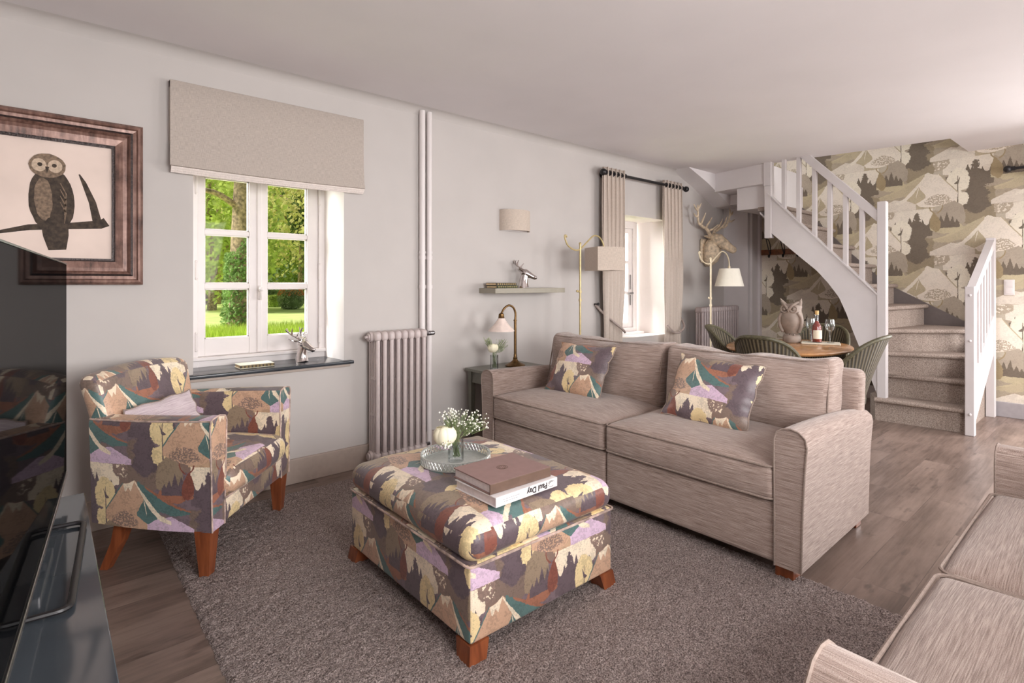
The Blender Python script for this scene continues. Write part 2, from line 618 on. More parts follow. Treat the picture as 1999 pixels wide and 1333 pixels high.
def wicker():
    n = N('olive brown wicker')
    u = n.uv()
    w = n.n('ShaderNodeTexWave', wave_type='BANDS', bands_direction='X')
    n.put(w.inputs['Vector'], u)
    w.inputs['Scale'].default_value = 18
    w2 = n.n('ShaderNodeTexWave', wave_type='BANDS', bands_direction='Y')
    n.put(w2.inputs['Vector'], u)
    w2.inputs['Scale'].default_value = 60
    f = n.math('ADD', n.math('MULTIPLY', w.outputs['Fac'], 0.75), n.math('MULTIPLY', w2.outputs['Fac'], 0.25))
    c = n.ramp(f, [(0.1, s2l((38, 33, 24))), (0.6, s2l((84, 76, 58))), (0.95, s2l((116, 106, 84)))])
    n.bump(f, 0.7, 0.006)
    return n.set(c, 0.45)
M['wicker'] = wicker()
M['wickerrim'] = plain('olive wicker rim', (82, 78, 58), 0.5, var=0.2, scale=80, bump=0.4)

def frame_mat():
    n = N('distressed bronze frame')
    o = n.obj()
    f = n.noise(o, 9, 5, 0.65)
    g = n.noise(n.vmap(o, (60, 60, 6)), 1.0, 3)
    c = n.ramp(n.math('ADD', n.math('MULTIPLY', f, 0.6), n.math('MULTIPLY', g, 0.4)), [(0.35, s2l((52, 38, 34))), (0.5, s2l((116, 86, 76))), (0.68, s2l((156, 124, 112)))])
    n.bump(g, 0.2, 0.003)
    return n.set(c, 0.35, 0.25)
M['frame'] = frame_mat()
M['frameline'] = plain('dark carved frame edge', (46, 34, 32), 0.4, 0.2, var=0.4, scale=120, bump=0.6)

def glass(name, tint=(255, 255, 255), gloss=0.06):
    n = N(name)
    t = n.n('ShaderNodeBsdfTransparent')
    t.inputs[0].default_value = s2l(tint)
    g = n.n('ShaderNodeBsdfGlossy')
    g.inputs['Roughness'].default_value = 0.02
    fr = n.n('ShaderNodeLayerWeight')
    fr.inputs[0].default_value = 0.25
    f = n.math('MULTIPLY_ADD', fr.outputs['Fresnel'], 0.6 * min(1, gloss * 4), gloss * 0.3, clamp=True)
    mx = n.n('ShaderNodeMixShader')
    n.put(mx.inputs[0], f)
    n.t.links.new(t.outputs[0], mx.inputs[1])
    n.t.links.new(g.outputs[0], mx.inputs[2])
    n.t.links.new(mx.outputs[0], n.t.nodes['Material Output'].inputs[0])
    return n.m
M['pane'] = glass('window pane glass', gloss=0.012)
M['clear'] = glass('clear vase glass', (248, 250, 250), 0.25)
M['wine'] = plain('rose red liquid', (150, 44, 26), 0.08, var=0.1)

# ---- landscape print: layered silhouettes in a half-drop repeat, written as float-curve profiles
COLP, PERP = 305.0, 620.0
SAW1 = [(-30, 335), (-18, 300), (-8, 338), (4, 348), (16, 335), (24, 305), (34, 340), (48, 346), (62, 338), (74, 296), (84, 325), (96, 284), (110, 330), (128, 350), (146, 352), (158, 330), (166, 348), (178, 312), (192, 348), (208, 352)]
SAW2 = [(440, 345), (455, 318), (464, 340), (478, 300), (490, 335), (505, 268), (522, 330), (536, 285), (552, 328), (566, 312), (580, 338), (592, 350)]
ELEMENTS = [
    # kind, colour key, jitter (coarse px, fine px), points
    ('X', 'mauve', 6, 3, [(100, 230, 300), (200, 150, 300), (245, 160, 300), (330, 225, 300)]),
    ('X', 'plum', 30, 8, [(15, 10, 90), (70, 0, 130), (140, 10, 160), (220, -40, 190), (300, -50, 220)]),
    ('X', 'rust', 16, 8, [(100, 72, 88), (140, 45, 105), (205, 66, 92)]),
    ('X', 'maroon', 10, 6, [(215, 30, 60), (240, 10, 90), (268, 20, 80), (280, 40, 60)]),
    ('X', 'lilac', 3, 2, [(-40, 90, 230), (0, 85, 232), (60, 118, 232), (120, 165, 232), (200, 224, 234)]),
    ('X', 'cream', 6, 6, [(62, 118, 140), (120, 165, 198), (170, 196, 232), (205, 214, 236)]),
    ('X', 'tan', 3, 2, [(-40, 205, 240), (0, 186, 242), (40, 194, 242), (80, 216, 242), (130, 240, 243)]),
    ('X', 'cream', 4, 2, [(-30, 238, 370), (60, 240, 375), (150, 240, 375), (222, 246, 340)]),
    ('X', 'plum', 14, 6, [(-70, 365, 500), (0, 350, 540), (60, 345, 540), (150, 350, 520), (230, 335, 470)]),
    ('S', 'dark', 3, 4, [(a, b, 420) for a, b in SAW1]),
    ('X', 'brown', 12, 10, [(185, 250, 268), (212, 212, 300), (256, 202, 310), (300, 228, 300), (322, 255, 268)]),
    ('D', 'cream', 8, 6, [(200, 245, 275), (240, 240, 300), (318, 250, 292)]),
    ('X', 'olivebrown', 22, 10, [(270, 130, 330), (330, 120, 360), (400, 140, 360), (450, 180, 330)]),
    ('Y', 'dark', 12, 14, [(-50, 356, 364), (-10, 338, 384), (0, 346, 374), (50, 318, 398), (60, 332, 388), (110, 304, 412), (122, 322, 400), (175, 292, 424), (190, 312, 408), (250, 284, 432), (270, 320, 400), (290, 344, 372)]),
    ('Y', 'yellow', 12, 7, [(-6, 432, 462), (20, 402, 496), (60, 388, 506), (100, 392, 508), (128, 404, 490), (142, 436, 466), (156, 404, 500), (190, 392, 520), (222, 408, 516), (246, 440, 470)]),
    ('Y', 'dark', 1, 1, [(40, 449, 452), (130, 448, 453), (245, 447, 455)]),
    ('Y', 'dark', 3, 1, [(50, 438, 440), (75, 444, 452), (90, 446, 470), (96, 450, 462)]),
    ('X', 'olive', 6, 5, [(412, 280, 345), (430, 226, 350), (470, 194, 352), (516, 206, 350), (545, 260, 345)]),
    ('X', 'rust', 8, 5, [(430, 352, 392), (520, 342, 410), (596, 346, 384)]),
    ('S', 'dark', 3, 4, [(a, b, 372) for a, b in SAW2]),
    ('X', 'maroon', 4, 4, [(-72, 330, 372), (-60, 300, 392), (-44, 276, 396), (-30, 268, 380), (-14, 320, 362)]),
    ('Y', 'maroon', 1, 2, [(214, -82, -78), (232, -84, -79), (250, -80, -73), (264, -70, -60), (276, -56, -46)]),
    ('Y', 'maroon', 1, 2, [(210, -16, -12), (230, -16, -9), (250, -22, -14), (264, -36, -26), (276, -50, -40)]),
    ('X', 'ochre', 5, 3, [(-160, 150, 190), (-95, 62, 215), (-62, 18, 225), (-34, 14, 230), (0, -2, 230), (44, 40, 220), (66, 118, 190)]),
    ('X', 'teal', 3, 2, [(-160, 142, 152), (-95, 56, 66), (-64, 12, 20)]),
    ('X', 'cream', 5, 3, [(-64, 16, 22), (-50, 18, 56), (-34, 16, 34), (-22, 10, 52), (-2, -2, 8)]),
    ('X', 'teal', 3, 3, [(8, 150, 164), (36, 104, 184), (64, 46, 202), (94, 112, 214), (124, 132, 146)]),
    ('X', 'lilac', 3, 3, [(60, 205, 240), (100, 180, 240), (180, 160, 240), (290, 215, 240)]),
    ('X', 'teal', 4, 6, [(14, 4, 20), (60, 30, 92), (120, 70, 138), (190, 112, 158), (272, 136, 150)]),
    ('X', 'rust', 3, 5, [(52, 24, 32), (130, 68, 84), (210, 112, 124), (276, 134, 140)]),
    ('X', 'cream', 3, 3, [(0, 0, 8), (30, 44, 62), (80, 104, 138), (126, 156, 184), (180, 184, 200)]),
    ('X', 'cream', 2, 2, [(44, 84, 96), (52, 110, 130), (60, 150, 168)]),
    ('O', 'brown', 10, 8, [(-128, 190, 206), (-96, 156, 216), (-52, 148, 220), (-12, 160, 216), (16, 194, 206)]),
]
def pattern(name, pal, colw, rough, linen_amt=0.12, phase=(0.0, 0.0), sheen=0.0, spec=0.3, bump=0.15, mottle=0.75):
    n = N(name)
    uv = n.uv()
    per = colw * PERP / COLP
    sp = n.n('ShaderNodeSeparateXYZ')
    n.put(sp.inputs[0], n.vmap(uv, (1 / colw, 1 / per, 1), (phase[0], phase[1], 0)))
    U, V = sp.outputs[0], sp.outputs[1]
    def chans(scale):
        s = n.n('ShaderNodeSeparateXYZ')
        n.put(s.inputs[0], n.noise(uv, scale, 2, 0.6, True))
        return n.math('SUBTRACT', s.outputs[0], 0.5), n.math('SUBTRACT', s.outputs[1], 0.5), s.outputs[2]
    k = 0.27 / colw
    cx_, cy_, cz_ = chans(22 * k)
    fx_, fy_, fz_ = chans(110 * k)
    lx_, ly_, lz_ = chans(300 * k)
    dap = n.noise(uv, 80 * k, 1, 0.5)
    dap2 = n.noise(uv, 130 * k, 1, 0.5)
    C = s2l(pal['base'])
    c = n.mix(n.math('MULTIPLY', cz_, 0.6), C, s2l(pal['base2']))
    for kind, key, jc, jf, pts in ELEMENTS:
        if key not in pal:
            continue
        if kind == 'Y':
            ys = [p[0] for p in pts]
            xs = [p[1] for p in pts] + [p[2] for p in pts]
        else:
            xs = [p[0] for p in pts]
            ys = [p[1] for p in pts] + [p[2] for p in pts]
        mx, my = (min(xs) + max(xs)) / 2, (min(ys) + max(ys)) / 2
        du = n.math('SUBTRACT', U, mx / COLP)
        ci = n.math('ROUND', du)
        du = n.math('SUBTRACT', du, ci)
        dv = n.math('ADD', n.math('ADD', V, my / PERP), n.math('MULTIPLY', ci, 0.5))
        dv = n.math('SUBTRACT', dv, n.math('ROUND', dv))
        ju = n.math('MULTIPLY_ADD', cx_, 2.2 * jc / COLP, n.math('MULTIPLY_ADD', fx_, 2.2 * jf / COLP, n.math('MULTIPLY', lx_, 1.3 * jf / COLP)))
        jv = n.math('MULTIPLY_ADD', cy_, 2.2 * jc / PERP, n.math('MULTIPLY_ADD', fy_, 2.2 * jf / PERP, n.math('MULTIPLY', ly_, 1.3 * jf / PERP)))
        t = n.math('ADD', n.math('ADD', du, 0.5), ju)
        s = n.math('ADD', n.math('ADD', dv, 0.5), jv)
        if kind == 'Y':
            t, s = s, t
            P = [(0.5 - (p[0] - my) / PERP, 0.5 + (p[1] - mx) / COLP, 0.5 + (p[2] - mx) / COLP) for p in reversed(pts)]
        else:
            P = [(0.5 + (p[0] - mx) / COLP, 0.5 - (p[2] - my) / PERP, 0.5 - (p[1] - my) / PERP) for p in pts]
        def curve(which, out):
            f = n.n('ShaderNodeFloatCurve')
            cm = f.mapping
            cm.use_clip = False
            cv = cm.curves[0]
            L = [(max(0, P[0][0] - 0.003), out)] + [(p[0], p[which]) for p in P] + [(min(1, P[-1][0] + 0.003), out)]
            if L[0][0] > 0.001:
                L = [(0.0, out)] + L
            if L[-1][0] < 0.999:
                L = L + [(1.0, out)]
            while len(cv.points) < len(L):
                cv.points.new(0.5, 0.5)
            for q, (a, b) in zip(cv.points, L):
                q.location = (a, b)
                q.handle_type = 'VECTOR'
            cm.update()
            n.put(f.inputs['Value'], t)
            return f.outputs[0]
        m = n.math('MULTIPLY', n.math('GREATER_THAN', s, curve(1, 1.0)), n.math('LESS_THAN', s, curve(2, 0.0)))
        if kind == 'D':
            m = n.math('MULTIPLY', m, n.math('GREATER_THAN', dap, 0.56))
        if kind == 'O':
            m = n.math('MULTIPLY', m, n.math('GREATER_THAN', dap2, 0.47))
        a = s2l(pal[key])
        b = s2l([v * 0.80 for v in pal[key]])
        d = s2l([min(255, v * 1.10) for v in pal[key]])
        patch = n.math('GREATER_THAN', n.math('ADD', n.math('MULTIPLY', cz_, 0.5), n.math('MULTIPLY', fz_, 0.5)), 0.53)
        shade = n.mix(n.math('MULTIPLY', lz_, 0.6), n.mix(n.math('MULTIPLY', patch, mottle), a, b), d)
        c = n.mix(m, c, shade)
    a = n.noise(n.vmap(uv, (60, 900, 1)), 1.0, 2)
    b = n.noise(n.vmap(uv, (900, 60, 1)), 1.0, 2)
    w = n.math('MULTIPLY', n.math('ADD', a, b), 0.5)
    c = n.mix(linen_amt, c, n.mix(1.0, c, n.ramp(w, [(0.35, (0.35, 0.33, 0.32, 1)), (0.65, (1.5, 1.5, 1.5, 1))]), 'MULTIPLY'))
    n.bump(w, bump, 0.002)
    return n.set(c, rough, spec=spec, Sheen_Weight=sheen)

FAB = dict(base=(142, 118, 104), base2=(112, 96, 94), mauve=(156, 124, 116), plum=(120, 104, 110), rust=(158, 106, 84), maroon=(130, 78, 66),
           lilac=(208, 182, 204), cream=(238, 220, 196), tan=(190, 158, 130), dark=(100, 86, 92), brown=(140, 118, 108), olivebrown=(124, 106, 96),
           yellow=(228, 206, 158), olive=(146, 128, 108), ochre=(198, 162, 136), teal=(88, 116, 114))
WALLP = dict(base=(192, 183, 166), base2=(176, 167, 150), mauve=(190, 178, 158), plum=(168, 156, 138), rust=(188, 177, 148),
             lilac=(212, 203, 190), cream=(220, 212, 198), tan=(180, 168, 144), dark=(114, 104, 92), brown=(176, 164, 146), olivebrown=(150, 138, 116),
             yellow=(224, 217, 200), olive=(168, 157, 142), ochre=(222, 213, 200), teal=(182, 170, 144), maroon=(156, 140, 110))
M['fabric'] = pattern('landscape print fabric', FAB, 0.27, 0.42, 0.22, spec=0.5, sheen=0.1)
M['wallpaper'] = pattern('mountain landscape wallpaper', WALLP, 0.45, 0.6, 0.25, spec=0.3, mottle=0.3)
# ---------------------------------------------------------------- the room shell
XL, XR_, YN, YP, ZC = -0.62, 6.55, -1.9, 3.32, 2.44

b = B()
b.box(XL - 0.3, XR_ + 0.3, YN - 0.3, YP + 0.02, -0.1, 0.0)
struct(b.build('floor', M['floor'], smooth=False))

def opening_wall(name, m, xs, zs, opens, fr, bk, swap, rev):
    """wall with rectangular openings; opens: (x0,x1,z0,z1, bx0,bx1,bz0,bz1); fr / bk = front and back plane"""
    b, r = B(), B()
    def P(x, d, z):
        return (d, x, z) if swap else (x, d, z)
    X = sorted(set([xs[0], xs[1]] + [o[0] for o in opens] + [o[1] for o in opens]))
    for i in range(len(X) - 1):
        cuts = [zs[0], zs[1]]
        mid = (X[i] + X[i + 1]) / 2
        hole = [o for o in opens if o[0] < mid < o[1]]
        spans = [(zs[0], zs[1])]
        if hole:
            o = hole[0]
            spans = [(zs[0], o[2]), (o[3], zs[1])]
        for z0, z1 in spans:
            if z1 - z0 > 1e-6:
                b.add([P(X[i], fr, z0), P(X[i + 1], fr, z0), P(X[i + 1], fr, z1), P(X[i], fr, z1)], [(0, 1, 2, 3)])
    X = sorted(set([xs[0], xs[1]] + [o[4] for o in opens] + [o[5] for o in opens]))
    for i in range(len(X) - 1):
        mid = (X[i] + X[i + 1]) / 2
        hole = [o for o in opens if o[4] < mid < o[5]]
        spans = [(zs[0], zs[1])]
        if hole:
            o = hole[0]
            spans = [(zs[0], o[6]), (o[7], zs[1])]
        for z0, z1 in spans:
            if z1 - z0 > 1e-6:
                b.add([P(X[i], bk, z0), P(X[i + 1], bk, z0), P(X[i + 1], bk, z1), P(X[i], bk, z1)], [(0, 3, 2, 1)])
    b.add([P(xs[0], fr, zs[1]), P(xs[1], fr, zs[1]), P(xs[1], bk, zs[1]), P(xs[0], bk, zs[1])], [(0, 1, 2, 3)])
    for xx in xs:
        b.add([P(xx, fr, zs[0]), P(xx, bk, zs[0]), P(xx, bk, zs[1]), P(xx, fr, zs[1])], [(0, 1, 2, 3)])
    w = b.build(name, m, smooth=False, fix=False)
    for x0, x1, z0, z1, c0, c1, d0, d1 in opens:
        F_ = [P(x0, fr, z0), P(x1, fr, z0), P(x1, fr, z1), P(x0, fr, z1)]
        K_ = [P(c0, bk, d0), P(c1, bk, d0), P(c1, bk, d1), P(c0, bk, d1)]
        r.add(F_ + K_, [(0, 1, 5, 4), (1, 2, 6, 5), (2, 3, 7, 6), (3, 0, 4, 7)])
    if opens:
        r.build('reveal', rev, w, smooth=False, fix=False)
    return struct(w)

W1 = (0.60, 1.445, 0.70, 1.90, 0.635, 1.41, 0.70, 1.885)
W2 = (4.24, 5.10, 0.66, 1.885, 4.30, 4.90, 0.66, 1.86)
opening_wall('wall_left', M['wall'], (XL - 0.3, XR_ + 0.3), (-0.1, 2.9), [W1, W2], 3.32, 3.80, False, M['reveal'])
W3 = (0.25, 1.95, 0.1, 2.25, 0.25, 1.95, 0.1, 2.25)
W4 = (4.25, 5.55, 0.55, 2.1, 4.25, 5.55, 0.55, 2.1)
opening_wall('wall_right', M['wall'], (XL - 0.3, XR_ + 0.3), (-0.1, 2.9), [W3, W4], YN, YN - 0.3, False, M['reveal'])
W5 = (-1.2, 0.1, 0.1, 2.1, -1.2, 0.1, 0.1, 2.1)
opening_wall('wall_back', M['wallpaper'], (YN - 0.3, YP + 0.1), (-0.1, 4.0), [W5], XR_, XR_ + 0.3, True, M['reveal'])
b = B(); b.box(XL - 0.2, XL, YN, YP, 0, 2.6)
struct(b.build('wall_front', M['wall'], smooth=False))

# ceiling with the stairwell opening and a soft cove along the window wall
b = B()
E0, E1, E2, E3 = (6.3, 3.32), (5.73, 3.12), (5.66, 2.45), (5.85, 1.045)
poly = [(XL - 0.2, YN - 0.2), (XR_ + 0.05, YN - 0.2), (XR_ + 0.05, 1.035), E3, E2, E1, E0, (XL - 0.2, YP)]
b.prism(poly, 'z', ZC, ZC + 0.22)
struct(b.build('ceiling', M['ceil'], angle=50))
b = B()
b.prism([(3.325, 2.36)] + [(3.325 - 0.075 + 0.075 * math.cos(a), 2.365 + 0.075 * math.sin(a)) for a in [PI / 2 * k / 8 for k in range(9)]] + [(3.24, 2.446), (3.325, 2.446)], 'x', XL, 5.6)
struct(b.build('trim_2', M['wall'], angle=50))
# stairwell shaft above the ceiling
b = B()
b.box(5.4, 6.55, 3.32, 3.4, 2.44, 3.95)
b.box(5.4, 6.55, 0.95, 1.035, 2.66, 3.95)
b.box(5.36, 5.45, 1.035, 3.32, 2.66, 3.95)
b.box(5.4, 6.6, 0.95, 3.4, 3.9, 4.0)
struct(b.build('wall_stairwell', M['wall'], smooth=False))

# boxed-in upper stair turn under the ceiling
b = B()
b.prism([(5.71, 3.115), (5.60, 2.52), (6.55, 2.52), (6.55, 3.32), (6.1, 3.32)], 'z', 2.235, 2.45)
b.prism([(5.72, 2.86), (5.70, 2.50), (6.55, 2.50), (6.55, 2.86)], 'z', 2.0, 2.3)
b.box(6.05, 6.55, 2.85, 3.32, 2.12, 2.3)
b.prism([(5.15, 2.445), (5.56, 2.315), (6.05, 2.115), (6.32, 2.115), (6.32, 2.445)], 'y', 3.11, 3.33)
struct(b.build('trim_3', M['ceil'], smooth=False))

# boxed pillar in the corner
b = B()
b.rbox(6.30, 6.56, 3.02, 3.33, 0, 2.115, 0.004)
b.rbox(6.36, 6.56, 2.995, 3.05, 0, 2.06, 0.003)
b.rbox(6.50, 6.56, 2.965, 3.0, 0, 2.03, 0.003)
struct(b.build('trim_4', M['stairwhite'], smooth=False))

def skirting(name, m, x0, x1, y0, y1, h):
    b = B(); b.rbox(x0, x1, y0, y1, 0, h, 0.004)
    return struct(b.build(name, m, smooth=False))
skirting('baseboard_left', M['skirt'], XL, 6.3, 3.303, 3.325, 0.148)
skirting('baseboard_back', M['skirtgrey'], 6.533, 6.555, -1.9, 0.86, 0.135)
skirting('baseboard_back_2', M['white'], 6.533, 6.555, 0.95, 3.0, 0.135)

# ---------------------------------------------------------------- windows
def lathe_between(b, p0, p1, r, seg=8):
    b.loft([p0, p1], r, seg)

def window_left():
    """casement window with two three-pane sashes"""
    w = thing('window_1', 'white two-sash casement window with six panes above the dark sill', 'window', (0, 3.62, 0))
    struct(w)
    b = B()
    x0, x1, z0, z1 = 0.605, 1.44, 0.70, 1.90
    b.rbox(x0, 0.674, -0.03, 0.07, z0, z1, 0.004)
    b.rbox(1.387, x1, -0.03, 0.07, z0, z1, 0.004)
    b.rbox(x0 + 0.01, x1 - 0.01, -0.0285, 0.068, z0, 0.768, 0.004)
    b.rbox(x0 + 0.01, x1 - 0.01, -0.05, 0.03, 0.748, 0.7695, 0.004)
    b.rbox(x0 + 0.01, x1 - 0.01, -0.0285, 0.068, 1.872, z1, 0.004)
    b.build('frame', M['white'], w, smooth=False)
    for sx0, sx1, gx0, gx1 in ((0.672, 1.008, 0.712, 0.957), (1.018, 1.388, 1.064, 1.316)):
        b = B()
        zb, zt = 0.77, 1.87
        b.rbox(sx0, gx0, -0.012, 0.03, zb, zt, 0.003)
        b.rbox(gx1, sx1, -0.012, 0.03, zb, zt, 0.003)
        for a, c in ((zb, 0.873), (1.17, 1.203), (1.494, 1.524), (1.834, zt)):
            b.rbox(gx0 - 0.002, gx1 + 0.002, -0.009 if a not in (zb, 1.834) else -0.0105, 0.026 if a not in (zb, 1.834) else 0.0285, a, c, 0.004)
        # glazing beads
        for a, c in ((0.873, 1.17), (1.203, 1.494), (1.524, 1.834)):
            b.box(gx0, gx0 + 0.006, 0.0, 0.02, a, c); b.box(gx1 - 0.006, gx1, 0.0, 0.02, a, c)
            b.box(gx0, gx1, 0.0, 0.02, a, a + 0.006); b.box(gx0, gx1, 0.0, 0.02, c - 0.006, c)
        s_ = b.build('sash', M['white'], w, smooth=False)
        b = B(); b.box(gx0, gx1, 0.009, 0.013, 0.873, 1.834)
        b.build('pane', M['pane'], s_, smooth=False)
    b = B()
    b.rbox(1.0, 1.03, -0.022, 0.0, 0.772, 1.87, 0.006)
    b.build('meeting_stile', M['white'], w, smooth=False)
    b = B()
    b.rbox(1.003, 1.026, -0.035, -0.02, 1.10, 1.19, 0.006)
    b.ball((1.014, -0.055, 1.165), 0.015, 10, 6)
    b.loft(bez([(1.014, -0.04, 1.165), (1.014, -0.058, 1.15), (1.016, -0.06, 1.10)]), 0.007, 8)
    b.build('handle', M['white'], w)
    for x in (0.664, 1.392):
        for z in (0.86, 1.28, 1.78):
            b = B()
            b.loft([(x, -0.028, z - 0.045), (x, -0.028, z + 0.045)], 0.008, 8)
            b.ball((x, -0.028, z + 0.05), 0.009, 8, 5); b.ball((x, -0.028, z - 0.05), 0.009, 8, 5)
            b.build('hinge', M['white'], w)
    return w
window_left()

# slate sill
b = B()
b.rbox(0.565, 1.495, 3.275, 3.60, 0.69, 0.711, 0.006, rs=2)
t = b.build('window_sill', M['slate'])
tag(t, 'dark slate window sill below the white casement window', 'window sill')
b = B(); b.rbox(0.58, 1.48, 3.30, 3.325, 0.672, 0.69, 0.003)
struct(b.build('trim_1', M['skirt'], smooth=False))

def window_far():
    w = thing('window_2', 'tall white window between the taupe curtains', 'window', (0, 3.62, 0))
    struct(w)
    b = B()
    b.rbox(4.28, 4.33, -0.03, 0.07, 0.68, 1.87, 0.004)
    b.rbox(4.845, 4.91, -0.03, 0.07, 0.68, 1.87, 0.004)
    b.rbox(4.285, 4.905, -0.0285, 0.068, 0.662, 0.73, 0.004)
    b.rbox(4.28, 4.95, -0.10, 0.0, 0.655, 0.685, 0.006)
    b.rbox(4.285, 4.905, -0.0285, 0.068, 1.80, 1.88, 0.004)
    b.build('frame', M['white'], w, smooth=False)
    b = B()
    b.rbox(4.33, 4.40, -0.012, 0.03, 0.73, 1.80, 0.003)
    b.rbox(4.775, 4.85, -0.012, 0.03, 0.73, 1.80, 0.003)
    b.rbox(4.335, 4.845, -0.0105, 0.0285, 0.731, 0.785, 0.003)
    b.rbox(4.335, 4.845, -0.0105, 0.0285, 1.745, 1.799, 0.003)
    for z in (1.09, 1.42):
        b.rbox(4.39, 4.78, -0.009, 0.026, z, z + 0.03, 0.003)
    s_ = b.build('sash', M['white'], w, smooth=False)
    b = B(); b.box(4.40, 4.78, 0.009, 0.013, 0.785, 1.745)
    b.build('pane', M['pane'], s_, smooth=False)
    b = B()
    for z0, z1 in ((1.14, 1.30), (0.97, 1.08)):
        b.loft([(4.80, -0.026, z0), (4.80, -0.026, z1)], 0.006, 6)
    b.loft([(4.775, -0.03, 1.10), (4.84, -0.03, 1.10)], 0.011, 8)
    b.build('bolt', M['steel'], w)
window_far()

def plain_window(name, x0, x1, z0, z1, d, swap, bars, label):
    w = thing(name, label, 'window', (0, 0, 0))
    struct(w)
    def bx(b, a0, a1, c0, c1, z0_, z1_):
        if swap:
            b.box(c0, c1, a0, a1, z0_, z1_)
        else:
            b.box(a0, a1, c0, c1, z0_, z1_)
    b = B()
    d0, d1 = sorted((d, d + (0.06 if swap else -0.06)))
    for a in [x0, x1 - 0.06] + [x0 + (x1 - x0) * k / bars - 0.03 for k in range(1, bars)]:
        bx(b, a, a + 0.06, d0, d1, z0, z1)
    for z in (z0, z1 - 0.06, (z0 + z1) / 2):
        bx(b, x0 + 0.002, x1 - 0.002, d0 + 0.003, d1 - 0.003, z, z + 0.06)
    f = b.build('frame', M['white'], w, smooth=False)
    b = B(); bx(b, x0, x1, (d0 + d1) / 2, (d0 + d1) / 2 + 0.004, z0, z1)
    b.build('pane', M['pane'], w, smooth=False)
plain_window('window_3', 0.25, 1.95, 0.1, 2.25, -2.05, False, 3, 'wide garden door of three panes behind the viewer')
plain_window('window_4', 4.25, 5.55, 0.55, 2.1, -2.05, False, 2, 'two-pane window behind the viewer beyond the garden door')
plain_window('window_5', -1.2, 0.1, 0.1, 2.1, 6.65, True, 2, 'glazed window in the wallpapered wall under the black rod')

